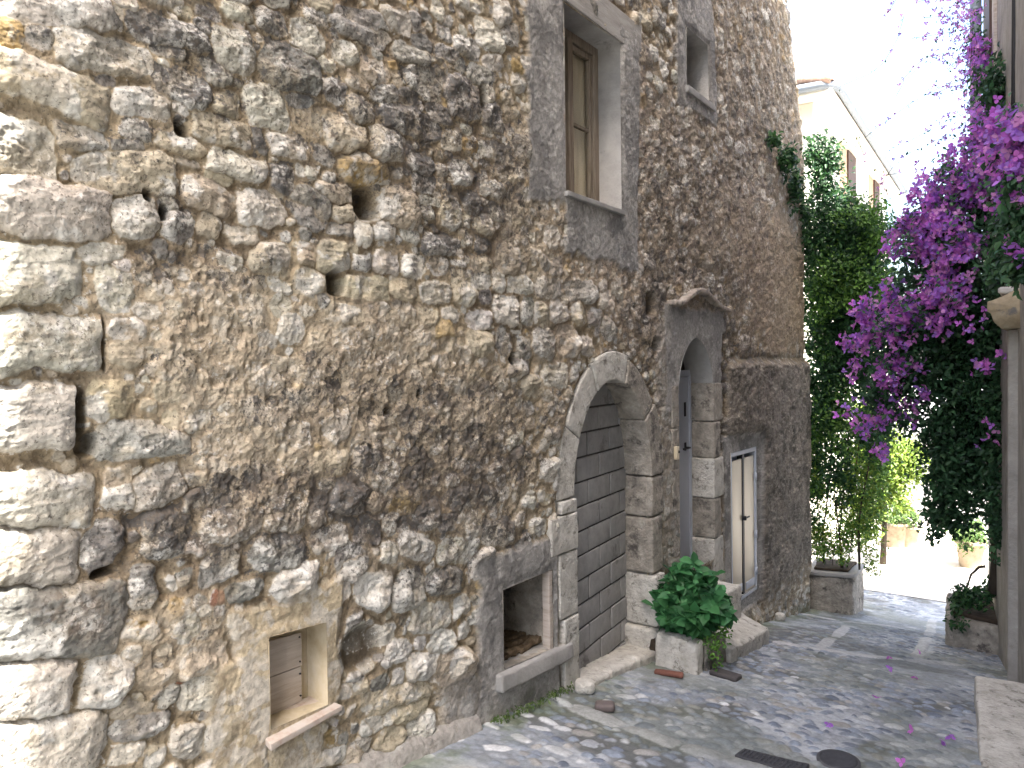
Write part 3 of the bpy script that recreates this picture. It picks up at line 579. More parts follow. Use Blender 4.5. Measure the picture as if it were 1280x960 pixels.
for i, (t0, t1, dx, dz) in enumerate(((3.74, 4.06, .10, .025), (4.07, 4.44, .085, .035), (4.45, 4.84, .08, .05))):
    z0, z1 = float(G(t0)), float(G(t1)); xo, xi = WX+dx, WX-.26; dzi = -dz+.022
    prism8('threshold_stone', [(xi, t0, z0-.1), (xi, t0, z0+.022), (xo, t0, z0-.1), (xo, t0, z0+dz), (xi, t1, z1-.1), (xi, t1, z1+.022+.02*i), (xo-.02, t1, z1-.1), (xo-.01, t1, z1+dz)], M_ASHLAR, BLD, r=.025, amp=.010, seed=40+i)
# pointed doorway
c_, rr_ = (PT0+PT1)/2, (PT1-PT0)/2
po = [(PT0, -.05), (PT0, .7), (PT0, PSPR)]+[(t, float(pt_hi(t))) for t in np.linspace(PT0+.01, PT1-.01, 25)]+[(PT1, PSPR), (PT1, .8), (PT1, -.2)]
reveal('pointed_arch_soffit', po[2:-2], WX+.008, WX-.24, M_CEMENT, BLD)
for i, (z0, z1) in enumerate(((-.2, .18), (.185, .52), (.525, .86), (.865, 1.17), (1.175, 1.50))):
    jamb('door_jamb_stone', PT1-.001+.004*(i % 2), PT1+[.20, .15, .22, .14, .19][i], z0, z1, WX+.012, 50+i, [M_ASHLAR, M_ASHLARD, M_ASHLAR, M_ASHLARD, M_ASHLARD][i], r=.012, amp=.006)
    jamb('door_jamb_stone', PT0-.12, PT0+.001, z0, z1, WX+.006, 60+i, M_ASHLARD, r=.012, amp=.006)
dx = WX-.20
door = mk('metal_door', *bx((dx-.05, PT0+.02, -.02), (dx, PT1-.02, 1.555), .004), M_METAL, BLD)
mk('door_frame', *join([bx((dx-.06, PT0-.02, -.02), (dx+.012, PT0+.03, 1.62)), bx((dx-.06, PT1-.03, -.02), (dx+.012, PT1+.02, 1.62)), bx((dx-.06, PT0+.03, 1.558), (dx+.012, PT1-.03, 1.61))]), M_METAL, BLD)
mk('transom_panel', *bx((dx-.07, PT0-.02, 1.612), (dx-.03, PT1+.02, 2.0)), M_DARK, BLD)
for zz in (1.22, .93): 
    t_ = PT1-.13; mk('lock_plate', *join([bx((dx+.001, t_, zz), (dx+.008, t_+.035, zz+.12 if zz > 1 else zz+.07))]), M_BLACK, door)
mk('door_handle', *join([bx((dx+.008, PT1-.118, .95), (dx+.05, PT1-.106, .965)), bx((dx+.04, PT1-.25, .95), (dx+.052, PT1-.106, .965))]), M_BLACK, door)
# hood mould: a run of curved tiles over the pointed door
hp = [W(u, v) for u, v in ((836, 381), (842, 384), (848, 381), (854, 376), (861, 370), (868, 367), (875, 368), (882, 374), (889, 382), (896, 388), (906, 391))]
hp = np.array(hp); tt = np.linspace(0, len(hp)-1, 40); hc = np.stack([np.interp(tt, range(len(hp)), hp[:, 0]), np.interp(tt, range(len(hp)), hp[:, 1])], 1)
for _ in range(2): hc[1:-1] = (hc[:-2]+hc[2:]+2*hc[1:-1])/4
def hoodmap(p):
    k = np.clip(p[:, 0]/1.0*(len(hc)-1), 0, len(hc)-1); t = np.interp(k, range(len(hc)), hc[:, 0]); z = np.interp(k, range(len(hc)), hc[:, 1]); return np.stack([WX-.02+p[:, 2], t, z+p[:, 1]], -1)
V, f = rblock(hoodmap, (1., .040, .085), .012, .02, .007, 71, 9); mk('hood_mould', V, f, mat_noise('worn_tile', [(.20, .165, .13), (.33, .28, .23), (.42, .385, .33)], 14, .92, .8, .008, 40, stain=((.13, .12, .105), 9, .52)), BLD)
t_, z_ = W(843, 566); bell = mk('doorbell', *bx((WX+.0, t_-.022, z_-.05), (WX+.035, t_+.022, z_+.05), .008), M_PANEL, BLD)
mk('bell_button', *tube([(WX+.034, t_, z_+.01), (WX+.042, t_, z_+.01)], .010, 12), M_BLACK, bell)
# meter cabinet with two cream doors
reveal('cabinet_reveal', [(6.35, -.46), (7.02, -.46), (7.02, .87), (6.35, .87)], WX+.012, WX-.15, M_CEMENT, BLD, closed=True)
cz0, cz1 = -.44, .85
cab = mk('meter_cabinet_frame', *join([bx((WX-.12, 6.35, cz0-.02), (WX+.01, 6.385, cz1+.02)), bx((WX-.12, 6.985, cz0-.06), (WX+.01, 7.02, cz1+.02)), bx((WX-.12, 6.385, cz1-.02), (WX+.01, 6.985, cz1+.02)), bx((WX-.12, 6.385, cz0-.06), (WX+.01, 6.985, cz0-.03)),
    bx((WX-.14, 6.35, cz0-.06), (WX-.10, 7.02, cz1))]), M_METAL, BLD)
for i, (a, b) in enumerate(((6.392, 6.655), (6.712, 6.978))):
    zb = cz0-.02*i
    d_ = mk('cabinet_door', *bx((WX-.022, a, zb), (WX-.002, b, cz1-.06), .004), M_PANEL, BLD)
    mk('kick_rail', *bx((WX-.001, a+.02, zb+.02), (WX+.006, b-.02, zb+.09), .003), M_METAL, d_)
mk('dark_gap_strip', *bx((WX-.05, 6.66, cz0-.03), (WX+.004, 6.707, cz1-.02)), M_BLACK, BLD)  # no real post: black strip standing in for the dark gap between the doors
mk('cabinet_latch', *join([bx((WX+.004, 6.67, .22), (WX+.03, 6.69, .26)), bx((WX+.02, 6.67, .235), (WX+.032, 6.77, .25))]), M_BLACK, BLD)
for zz in (.55, .0, -.35): mk('hinge', *tube([(WX+.012, 6.992, zz), (WX+.012, 6.992, zz+.07)], .012, 8), M_METAL, BLD)
# small shuttered hatch
hx = WX-.11
reveal('hatch_reveal', [(1.905, .30), (1.905, .635), (1.637, .655), (1.637, .305)], WX+.008, hx-.01, M_CREAM, BLD, closed=True)
mk('hatch_back_panel', *bx((hx-.05, 1.60, .22), (hx-.012, 1.93, .68)), M_CREAM, BLD)
def board(name, t0, t1, z0a, z0b, z1a, z1b, x, mat, par, th=.018, seed=0):
    return prism8(name, [(x-th, t0, z0a), (x-th, t0, z1a), (x, t0, z0a), (x, t0, z1a), (x-th, t1, z0b), (x-th, t1, z1b), (x, t1, z0b), (x, t1, z1b)], mat, par, r=.003, amp=.0015, seed=seed)
shu = board('hatch_shutter', 1.645, 1.86, .302, .305, .452, .447, hx+.012, M_PALEWOOD, BLD, seed=3)
board('upper_board', 1.645, 1.862, .456, .451, .60, .585, hx+.014, M_PALEWOOD, shu, seed=4)
for t, z in ((1.85, .33), (1.85, .42), (1.85, .47), (1.85, .57)): mk('nail', *tube([(hx+.012, t, z), (hx+.017, t, z)], .004, 6), M_BLACK, shu)
prism8('hatch_sill', [(hx, 1.63, .275), (hx, 1.63, .304), (WX+.045, 1.61, .245), (WX+.045, 1.61, .272), (hx, 1.93, .28), (hx, 1.93, .306), (WX+.04, 1.95, .268), (WX+.04, 1.95, .288)], mat_noise('worn_sill_tile', [(.34, .22, .17), (.45, .38, .32), (.5, .46, .41)], 10, .9, .5), BLD, r=.004, amp=.003, seed=9)
# niche with a cement frame
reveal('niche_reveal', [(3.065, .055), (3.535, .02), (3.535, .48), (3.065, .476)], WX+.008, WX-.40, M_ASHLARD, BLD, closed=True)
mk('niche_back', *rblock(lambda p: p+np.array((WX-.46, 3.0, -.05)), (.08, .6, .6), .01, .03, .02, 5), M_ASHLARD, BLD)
rub = [rblock(lambda p, c=c: p+np.array(c), (.05, .06, .035), .012, .012, .012, i, 22) for i, c in enumerate([(WX-.36+.058*(i % 5)+.02*RNG.rand(), 3.08+.055*(i//5)+.02*RNG.rand(), .03+.02*RNG.rand()) for i in range(40)])]
mk('loose_rubble', *join(rub), mat_noise('niche_rubble', [(.04, .03, .02), (.12, .085, .05), (.2, .16, .11)], 14, .95, .6), BLD)
board('wooden_post', 3.50, 3.533, .02, .02, .475, .475, WX+.006, M_PALEWOOD, BLD, th=.05, seed=5)
prism8('niche_sill', [(WX-.1, 2.98, -.03), (WX-.1, 2.98, .056), (WX+.05, 3.0, -.05), (WX+.04, 3.0, .045), (WX-.1, 3.72, -.06), (WX-.1, 3.72, .02), (WX+.05, 3.70, -.08), (WX+.04, 3.70, .008)], M_CEMENT, BLD, r=.014, amp=.008, seed=12)
# mortar kerb along the foot of the wall
prism8('mortar_kerb', [(WX-.05, 1.75, float(G(1.75))-.1), (WX-.05, 1.75, float(G(1.75))+.10), (WX+.06, 1.75, float(G(1.75))-.1), (WX+.02, 1.75, float(G(1.75))+.05), (WX-.05, 2.85, float(G(2.85))-.1), (WX-.05, 2.85, float(G(2.85))+.10), (WX+.09, 2.85, float(G(2.85))-.1), (WX+.02, 2.85, float(G(2.85))+.05)],
       mat_noise('pale_mortar', [(.22, .205, .18), (.34, .32, .285), (.43, .41, .37)], 14, .95, 1., .01, 40, stain=((.2, .18, .15), 6, .55)), BLD, r=.02, amp=.016, seed=13)
# upper window
wx = WX-.16
reveal('window_reveal', [(3.73, 2.69), (4.41, 2.69), (4.41, 3.80), (3.73, 3.80)], WX+.008, WX-.24, M_CEMENT, BLD, closed=True)
board('window_lintel', 3.70, 4.70, 3.815, 3.795, 4.02, 4.00, WX+.020, mat_noise('old_lintel', [(.24, .225, .20), (.33, .31, .28), (.41, .39, .36)], 10, .9, .7, .006, 50, stretch=(1, .4, 2.5), stain=((.2, .19, .17), 5, .56)), BLD, th=.10, seed=6)
win = mk('window_frame', *join([bx((wx-.06, 3.73, 2.69), (wx, 3.79, 3.80), .003), bx((wx-.06, 4.35, 2.69), (wx, 4.41, 3.80), .003), bx((wx-.06, 3.79, 3.74), (wx, 4.35, 3.80), .003), bx((wx-.06, 3.79, 2.69), (wx, 4.35, 2.735), .003), bx((wx-.045, 4.0, 2.735), (wx+.02, 4.06, 3.74), .004)]), M_GREYWOOD, BLD)
for a, b in ((3.795, 3.995), (4.065, 4.345)):
    sash = mk('sash', *join([bx((wx-.05, a, 2.74), (wx-.012, a+.022, 3.735), .003), bx((wx-.05, b-.028, 2.74), (wx-.012, b, 3.735), .003), bx((wx-.05, a+.022, 2.74), (wx-.012, b-.028, 2.78), .003), bx((wx-.05, a+.022, 3.70), (wx-.012, b-.028, 3.735), .003), bx((wx-.045, a+.022, 3.22), (wx-.018, b-.028, 3.24), .003)]), M_GREYWOOD, BLD)
    mk('pane', *bx((wx-.036, a+.022, 2.78), (wx-.032, b-.028, 3.70), .0005), M_GLASS, sash, smooth=False)
yy, zz = np.meshgrid(np.linspace(3.74, 4.40, 40), np.linspace(2.7, 3.79, 30), indexing='ij'); xx = wx-.072+.004*np.sin(yy*60)+.008*fbm(yy, zz, 6, 2, 3)
idx = np.arange(yy.size).reshape(yy.shape); fq = np.stack([idx[:-1, :-1], idx[1:, :-1], idx[1:, 1:], idx[:-1, 1:]], -1).reshape(-1, 4)
mk('curtain', np.stack([xx, yy, zz], -1).reshape(-1, 3), fq, M_CURTAIN, BLD)
board('window_sill', 3.71, 4.43, 2.662, 2.655, 2.692, 2.685, WX+.035, M_CEMENT, BLD, th=.2, seed=7)
# small upper window
reveal('small_window_reveal', [(5.49, 3.82), (5.93, 3.82), (5.93, 4.285), (5.49, 4.285)], WX+.008, WX-.45, M_CEMENT, BLD, closed=True)
mk('small_window_dark_back', *bx((WX-.50, 5.46, 3.79), (WX-.45, 5.96, 4.32)), M_DARK, BLD)  # dark sheet closing the recess, stands in for its unlit depth
board('small_window_sill', 5.44, 5.99, 3.768, 3.758, 3.82, 3.81, WX+.04, M_CEMENT, BLD, th=.15, seed=8)
# roof and inner side of the building (closes it when seen from elsewhere)
mk('roof', *bx((-7.5, -.9, 8.1), (WX+.1, 7.9, 8.3)), M_TERRA, BLD)
mk('rear_wall', *join([bx((-7.5, -1.0, -1.4), (-7.3, 8.3, 8.1)), bx((-7.3, -1.1, -.6), (WX, -.88, 8.1)), bx((-7.4, 8.5, -1.6), (-3.9, 8.7, 8.1))]), M_ROUGH, BLD)

# ------------------------------------------------------------------ ground
def sheet(name, xs, ys, zf, mat, col=None):
    X, Yy = np.meshgrid(xs, ys, indexing='ij'); Z = zf(X, Yy); idx = np.arange(X.size).reshape(X.shape)
    f = np.stack([idx[:-1, :-1], idx[1:, :-1], idx[1:, 1:], idx[:-1, 1:]], -1).reshape(-1, 4)
    o = link(name, mesh_np(name, np.stack([X, Yy, Z], -1).reshape(-1, 3), f, col), mat); return tag(o, kind='structure')
sheet('ground', np.concatenate([[-400, -100, -30], np.linspace(-12, 8, 11), [30, 100, 400]]), np.concatenate([[-400, -60, -20], np.linspace(-6, 16, 60), [30, 100, 400]]), lambda x, y: G(y)-.06, M_EARTH)
def build_street():
    ys = [-3.]; 
    while ys[-1] < 10.9: y = ys[-1]; ys.append(y+(.05 if y < 1.6 else np.interp(y, [1.6, 4, 7, 11], [.0065, .009, .014, .02])))
    ys = np.array(ys); xs = np.linspace(-2.52, .62, 440)
    T = np.repeat(ys[:, None], len(xs), 1); X = np.repeat(xs[None], len(ys), 0)
    n1 = fbm(T, X, 9, 3, 201)-.5; n2 = fbm(T, X, 9, 3, 205)-.5
    P = Pack(T, X, (.035*n1).astype(np.float32), (.035*n2).astype(np.float32))
    def slab(u0, v0, u1, v1, wd, tone='S'):
        a, b = Gp(u0, v0), Gp(u1, v1); L = math.hypot(b[0]-a[0], b[1]-a[1]); P.add((a[1]+b[1])/2, (a[0]+b[0])/2, L/2, wd/2, math.atan2(b[0]-a[0], b[1]-a[1]), 5, tone, 1, .5)
    for s in ((712, 878, 778, 905, .13), (782, 905, 850, 930, .12), (852, 930, 905, 945, .12), (905, 945, 990, 966, .12), (965, 800, 1010, 808, .11), (1012, 808, 1070, 816, .11), (1072, 817, 1130, 823, .12), (1132, 824, 1200, 830, .12),
              (1024, 808, 1042, 796, .10), (1043, 795, 1060, 781, .10), (1000, 766, 1050, 775, .12), (1052, 776, 1120, 782, .12), (1145, 822, 1160, 795, .10), (1161, 794, 1166, 772, .10)): slab(*s)
    for e in "500 945 535 955 20;512 935 545 945 20;548 912 580 925 18;560 905 590 915 14;590 895 625 910 20;607 897 640 905 16;640 885 668 895 16;555 893 580 903 12;600 930 640 935 22;690 868 720 885 14;660 905 690 912 14;560 955 600 960 20;640 915 665 925 16;675 895 700 905 16".split(';'):
        u0, v0, u1, v1, h = map(float, e.split()); a, b = Gp(u0, v0), Gp(u1, v1); L = math.hypot(b[0]-a[0], b[1]-a[1]); P.add((a[1]+b[1])/2, (a[0]+b[0])/2, max(L/2, .04), .032, math.atan2(b[0]-a[0], b[1]-a[1]), 2.3, 'W', 1)
    for (N, bl, bh, asp) in ((900, .034, .042, 1.8), (9000, .022, .032, 1.9), (9000, .015, .024, 1.8)):
        for k in range(N):
            t = RNG.uniform(1.2, 10.9); x = RNG.uniform(-2.5, .6); b = RNG.uniform(bl, bh)
            if P.q(t, x) > b*.75:
                r = RNG.rand(); P.add(t, x, b*RNG.uniform(1, asp), b, RNG.normal(1.57, .5), RNG.uniform(2.2, 3), 'w' if r < .10 else 'p' if r < .38 else 'b' if r < .72 else 'k' if r < .9 else 'o', 1)
    tone = np.array([s[5] for s in P.st]); I = np.maximum(P.ID, 0); mn = np.array([min(s[2], s[3]) for s in P.st])
    PAL = dict(S=(.46, .46, .46), W=(.54, .55, .55), w=(.45, .46, .46), p=(.31, .325, .345), b=(.215, .245, .29), k=(.13, .15, .19), o=(.29, .28, .26))
    base = np.array([PAL[s] for s in tone], np.float32)*RNG.uniform(.8, 1.15, (len(tone), 1))
    e = np.minimum(-P.M1, (P.M2-P.M1)*.5); e = np.where(P.ID >= 0, e, -.05); mI = mn[I]
    dome = 1-np.exp(-np.clip(e, 0, None)/(.35*mI+.002)); hsn = RNG.uniform(.3, 1.0, len(tone)); hsn[tone == 'S'] = 1.0
    fill = fbm(T, X, 1.1, 4, 210); lo = ss(.42, .62, fill)        # worn patches drowned in mortar
    H = -.010+dome*(.006+.012*hsn[I])*(1-.7*lo)+.006*(fbm(T, X, 30, 3, 215)-.5)+.02*(fbm(T, X, 1.6, 3, 218)-.5)
    m = fbm(T, X, 5, 4, 220); mort = mixc(np.zeros(T.shape+(3,), np.float32)+np.array((.25, .27, .29), np.float32), (.39, .41, .43), ss(.45, .62, m)); mort = mixc(mort, (.13, .135, .13), ss(.55, .68, fbm(T, X, 2.5, 4, 224)))
    on = ss(-.001, .003, e)*np.clip(1-lo*.75*(1-np.isin(tone, ['S', 'W'])[I]), .0, 1)*(ss(.3, .42, fbm(T+I*.3, X, 2, 1, 226)) if False else 1)
    C = mort*(1-on)[..., None]+base[I]*on[..., None]; nf = fbm(T, X, 28, 4, 230, .6); C = C*(.72+.56*nf)[..., None]
    wet_shade = ss(.50, .60, fbm(T, X, .9, 3, 236))*ss(-1.9, -1.3, X); C = mixc(C, (.11, .125, .14), wet_shade*.45)  # darker to the right: wet patches together with shading put into the colour
    moss = ss(.45, .62, fbm(T, X, 7, 4, 240))*ss(WX+.35, WX+.02, X); C = mixc(C, (.10, .13, .05), moss*.65); C = mixc(C, (.15, .165, .12), ss(.52, .66, fbm(T, X, 1.7, 4, 244))*.4)
    for (u, v, r) in ((965, 952, .0), ): pass
    V = np.stack([X, T, G(T)+H], -1).reshape(-1, 3); idx = np.arange(T.size).reshape(T.shape)
    f = np.stack([idx[:-1, :-1], idx[:-1, 1:], idx[1:, 1:], idx[1:, :-1]], -1).reshape(-1, 4)
    return tag(link('street', mesh_np('street', V, f, np.clip(C, .01, .8).reshape(-1, 3)), M_STREET), kind='structure')
build_street()
sheet('plaza', np.linspace(-14, 8, 45), np.linspace(10.88, 17.5, 24), lambda x, y: G(y)+.004, M_PAVE)

# things lying on the street
a = [Gp(*q) for q in ((918, 946), (930, 938), (1012, 958), (1000, 972))]
gr = empty('drain_grate', ((a[0][0]+a[2][0])/2, (a[0][1]+a[2][1])/2, float(G(a[0][1]))), 'rusty perforated iron drain grate set in the cobbles at the bottom edge', 'grate')
zg = [float(G(p[1])) for p in a]
foot('grate_plate', a, [z-.02 for z in zg], [z+.012 for z in zg], M_IRON, gr, r=.004, amp=.001)
ps = []
for i in range(14):
    for j in range(3):
        p = [(1-(i+.7)/15.)*((1-(j+1)/4)*a[0][k]+(j+1)/4*a[1][k])+(i+.7)/15.*((1-(j+1)/4)*a[3][k]+(j+1)/4*a[2][k]) for k in (0, 1)]
        ps.append(bx((p[0]-.005, p[1]-.010, float(G(p[1]))+.0), (p[0]+.005, p[1]+.010, float(G(p[1]))+.0165), .002))
mk('raised_ribs', *join(ps), M_IRON, gr)
cx, cy = Gp(1048, 951); z = float(G(cy)); mh = empty('manhole_cover', (cx, cy, z), 'small round dark iron manhole cover in the cobbles', 'manhole cover')
mk('cover_disc', *tube([(cx, cy, z-.02), (cx, cy, z+.010), (cx, cy, z+.0105)], [.085, .085, .075], 28), M_IRON, mh)
mk('cover_rim', *tube([(cx, cy, z-.02), (cx, cy, z+.006)], .098, 28), mat_noise('iron_rim', [(.07, .07, .075), (.12, .12, .125)], 20, .6, .4), mh)
def lump(name, u, v, dims, mat, label, cat, seed, rot=0, group=None):
    x, y = Gp(u, v); c, s = math.cos(rot), math.sin(rot); d = np.array(dims); z = float(G(y))-.008
    def f(p): q = p-d/2; return np.stack([x+q[:, 0]*c-q[:, 1]*s, y+q[:, 0]*s+q[:, 1]*c, z+p[:, 2]], -1)
    V, F_ = rblock(f, dims, min(dims)*.4, .012, .003, seed, 20); return tag(mk(name, V, F_, mat), label, cat, group)
lump('brick_fragment', 836, 843, (.19, .05, .03), M_BRICKRED, 'flat red brick fragment bedded in the cobbles in front of the stone planter', 'brick', 3, .25)
lump('slate_fragment', 907, 845, (.20, .09, .035), mat_noise('dark_slate', [(.05, .045, .045), (.09, .08, .075)], 10, .8, .4), 'dark slate fragment lying beside the planter and the stone step', 'stone', 4, -.1)
lump('brown_cobble', 756, 886, (.11, .075, .045), mat_noise('brown_stone', [(.10, .08, .075), (.16, .13, .12)], 10, .7, .4), 'rounded brown stone next to the doorway threshold', 'stone', 5, .5)
lump('white_rock', 731, 864, (.12, .09, .075), M_ASHLAR, 'white rock at the left foot of the arched doorway', 'stone', 6, .5)
for k, (u, v, s_, lb) in enumerate(((948, 757, .11, 'whitish rock at the foot of the wall below the meter cabinet'), (962, 768, .13, 'pale rock by the far end of the stone step'), (975, 775, .10, 'small pale rock on the paving just past the stone step'), (988, 762, .10, 'broken white rock near the corner of the old wall'))):
    lump('loose_rock', u, v, (s_, s_*.8, s_*.8), M_ASHLAR, lb, 'rock', 10+k, .4*k, 'loose rocks at the foot of the wall')
# stone planter with a leafy plant, in front of the doorways
zp = float(G(4.8)); pl = empty('stone_planter', (-2.18, 4.85, zp), 'rough limestone block planter standing against the old wall', 'planter')
prism8('front_slab', [(-2.29, 4.60, zp-.05), (-2.29, 4.63, zp+.24), (-1.975, 4.60, zp-.05), (-1.985, 4.63, zp+.215), (-2.29, 4.74, zp-.05), (-2.29, 4.74, zp+.24), (-1.975, 4.74, zp-.05), (-1.975, 4.74, zp+.22)], M_ASHLAR, pl, r=.03, amp=.010, seed=81)
prism8('side_slab', [(-2.08, 4.75, zp-.09), (-2.08, 4.75, zp+.19), (-1.965, 4.75, zp-.09), (-1.965, 4.75, zp+.19), (-2.08, 5.12, zp-.13), (-2.08, 5.12, zp+.15), (-1.965, 5.12, zp-.13), (-1.965, 5.12, zp+.15)], M_ASHLARD, pl, r=.03, amp=.010, seed=82)
prism8('back_slab', [(-2.38, 5.02, zp-.12), (-2.38, 5.02, zp+.16), (-2.085, 5.02, zp-.12), (-2.085, 5.02, zp+.16), (-2.38, 5.12, zp-.12), (-2.38, 5.12, zp+.16), (-2.085, 5.12, zp-.12), (-2.085, 5.12, zp+.16)], M_ASHLARD, pl, r=.02, amp=.008, seed=83)
block('soil', (-2.40, 4.745, zp-.05), (-2.085, 5.015, zp+.15), M_SOIL, pl, r=.02, amp=.012)
# steps
s1 = foot('stone_step', [(-2.36, 4.98), (-1.93, 5.13), (-1.985, 6.12), (-2.37, 6.2)], [float(G(y))-.05 for y in (5, 5.1, 6.1, 6.2)], [-.29, -.385, -.54, -.43], M_ASHLAR, None, r=.02, amp=.013, seed=84)
tag(s1, 'tilted rough stone step slab below the pointed doorway', 'step')
s2 = foot('stone_step', [(-2.385, 5.26), (-2.2, 5.28), (-2.19, 6.05), (-2.385, 6.03)], -.5, [-.16, -.17, -.19, -.17], M_ASHLAR, None, r=.02, amp=.010, seed=85)
tag(s2, 'upper worn stone step right under the pointed doorway, half hidden by the leafy plant', 'step')

# ------------------------------------------------------------------ foliage
def leaves(P, size, up, cols, seed=0, wid=.55, droop=.4, fold=.25, dirs=None):
    """two-sided folded leaves at points P; up = preferred facing"""
    r = np.random.RandomState(seed); n = len(P); P = np.asarray(P, float); sz = size*r.uniform(.6, 1.25, n)[:, None]
    N_ = np.asarray(up, float)[None]+r.normal(0, .55, (n, 3)); N_ /= np.linalg.norm(N_, axis=1, keepdims=True)
    d = r.normal(0, 1, (n, 3))+np.array((0, 0, -droop)) if dirs is None else dirs+r.normal(0, .3, (n, 3))
    d -= N_*(d*N_).sum(1, keepdims=True); d /= np.linalg.norm(d, axis=1, keepdims=True)+1e-9; s = np.cross(N_, d)
    b = P; m = P+d*sz*.45; t = P+d*sz+N_*sz*-.12
    L1 = P+d*sz*.28+s*sz*wid*.42+N_*sz*fold*.5; L2 = P+d*sz*.62+s*sz*wid*.40+N_*sz*fold*.45; R1 = P+d*sz*.28-s*sz*wid*.42+N_*sz*fold*.5; R2 = P+d*sz*.62-s*sz*wid*.40+N_*sz*fold*.45
    V = np.stack([b, L1, L2, t, R2, R1, m], 1).reshape(-1, 3); k = np.arange(n)[:, None]*7
    F_ = np.concatenate([k+np.array([[0, 6, 2, 1]]), k+np.array([[6, 3, 2, 2]])[:, :4], k+np.array([[0, 5, 4, 6]]), k+np.array([[6, 4, 3, 3]])])
    # use quads only: (b, m, L2, L1), (m, t, L2), ...
    tri = np.concatenate([k+np.array([[0, 6, 1]]), k+np.array([[6, 2, 1]]), k+np.array([[6, 3, 2]]), k+np.array([[0, 5, 6]]), k+np.array([[5, 4, 6]]), k+np.array([[6, 4, 3]])])
    cols = np.asarray(cols, float); w_ = r.rand(n); ci = (w_*len(cols)).astype(int).clip(0, len(cols)-1); C = cols[ci]*r.uniform(.7, 1.3, (n, 1))
    return V, tri, np.repeat(C, 7, 0)
def jl(parts):
    V = []; F_ = []; C = []; n = 0
    for v, f, c in parts: V.append(v); F_.append(f+n); C.append(c); n += len(v)
    return np.concatenate(V), np.concatenate(F_), np.concatenate(C)
def bracts(P, size, cols, seed=0):
    """papery three-bract flowers"""
    r = np.random.RandomState(seed); parts = []; n = len(P); ax = r.normal(0, .8, (n, 3))+np.array((-.5, -.8, .2)); ax /= np.linalg.norm(ax, axis=1, keepdims=True)
    a = np.cross(ax, (.1, .3, .9)); a /= np.linalg.norm(a, axis=1, keepdims=True); b = np.cross(ax, a); ph = r.rand(n)*6.28
    cols = np.asarray(cols)[(r.rand(n)*len(cols)).astype(int)]*r.uniform(.75, 1.25, (n, 1))
    for k in range(3):
        g = ph+2.094*k; d = a*np.cos(g)[:, None]+b*np.sin(g)[:, None]+ax*.55; d /= np.linalg.norm(d, axis=1, keepdims=True); s = np.cross(ax, d); s /= np.linalg.norm(s, axis=1, keepdims=True); up = np.cross(d, s)
        sz = size*r.uniform(.8, 1.2, n)[:, None]; Pb = np.asarray(P)
        V = np.stack([Pb, Pb+d*sz*.4+s*sz*.36+up*sz*.08, Pb+d*sz*.75+s*sz*.27, Pb+d*sz, Pb+d*sz*.75-s*sz*.27, Pb+d*sz*.4-s*sz*.36+up*sz*.08, Pb+d*sz*.5-up*sz*.06], 1).reshape(-1, 3)
        kk = np.arange(n)[:, None]*7; tri = np.concatenate([kk+np.array([[0, 6, 1]]), kk+np.array([[6, 2, 1]]), kk+np.array([[6, 3, 2]]), kk+np.array([[0, 5, 6]]), kk+np.array([[5, 4, 6]]), kk+np.array([[6, 4, 3]])])
        parts.append((V, tri, np.repeat(cols, 7, 0)))
    return jl(parts)
def cloud(blobs, seed, clump=.6):
    """points gathered in clumps inside ellipsoids given as (u, v, y, ru, rv, ry, n)"""
    r = np.random.RandomState(seed); out = []
    for (u, v, y, ru, rv, ry, n) in blobs:
        c = Y(u, v, y); ex = abs(Y(u+ru, v, y).x-Y(u-ru, v, y).x)/2; ez = abs(Y(u, v+rv, y).z-Y(u, v-rv, y).z)/2
        nc = max(4, n//28); q = r.normal(0, 1, (nc, 3)); q /= np.linalg.norm(q, axis=1, keepdims=True); q *= (r.rand(nc, 1)**.45); cc = np.array(c)+q*np.array((ex, ry, ez))
        i = r.randint(0, nc, n); sp = .28*clump*min(ex+.1, ez)+.03; p = cc[i]+r.normal(0, sp*.6, (n, 3)); out.append(p)
    return np.concatenate(out)
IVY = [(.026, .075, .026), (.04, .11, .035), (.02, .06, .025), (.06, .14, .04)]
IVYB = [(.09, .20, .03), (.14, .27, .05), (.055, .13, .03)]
YEL = [(.16, .24, .03), (.22, .30, .05), (.12, .20, .03)]  # yellow-green of lit leaves, light put into the leaf colour
def foliage(parent, name, P, size, up, cols, seed, mat=None, kind=None, **k):
    V, f, c = leaves(P, size, up, cols, seed, **k); o = mk(name, V, f, mat or M_LEAF, parent, c, smooth=False)
    if kind: o['kind'] = kind
    return o
# leafy plant in the stone planter
plant = empty('leafy_plant', (-2.2, 4.9, zp+.14), 'bushy green herb with broad pointed leaves growing in the stone planter', 'plant')
r = np.random.RandomState(4); stems = []; tips = []
for i in range(85):
    g = r.rand()*6.28; q = r.rand()**.5; b = np.array((-2.2+.08*r.normal(), 4.9+.08*r.normal(), zp+.12)); e = np.array((-2.13+.27*q*math.cos(g), 4.92+.30*q*math.sin(g), zp+.20+.50*(1-q*q*.7)*r.uniform(.6, 1)))
    m = (b+e)/2+np.array((.03*r.normal(), .03*r.normal(), .05)); stems.append(tube([b, m, e], [.006, .004, .003], 5)); 
    for k in range(5):
        f_ = .35+.65*k/4; p = b*(1-f_)**2+2*m*f_*(1-f_)+e*f_*f_
        for j in range(3 if k < 4 else 5): tips.append((p, np.array((math.cos(j*2.1+k+i), math.sin(j*2.1+k+i), .05))))
mk('stems', *join(stems), mat_noise('herb_stem', [(.05, .10, .03), (.09, .15, .05)], 10, .7, .1), plant)
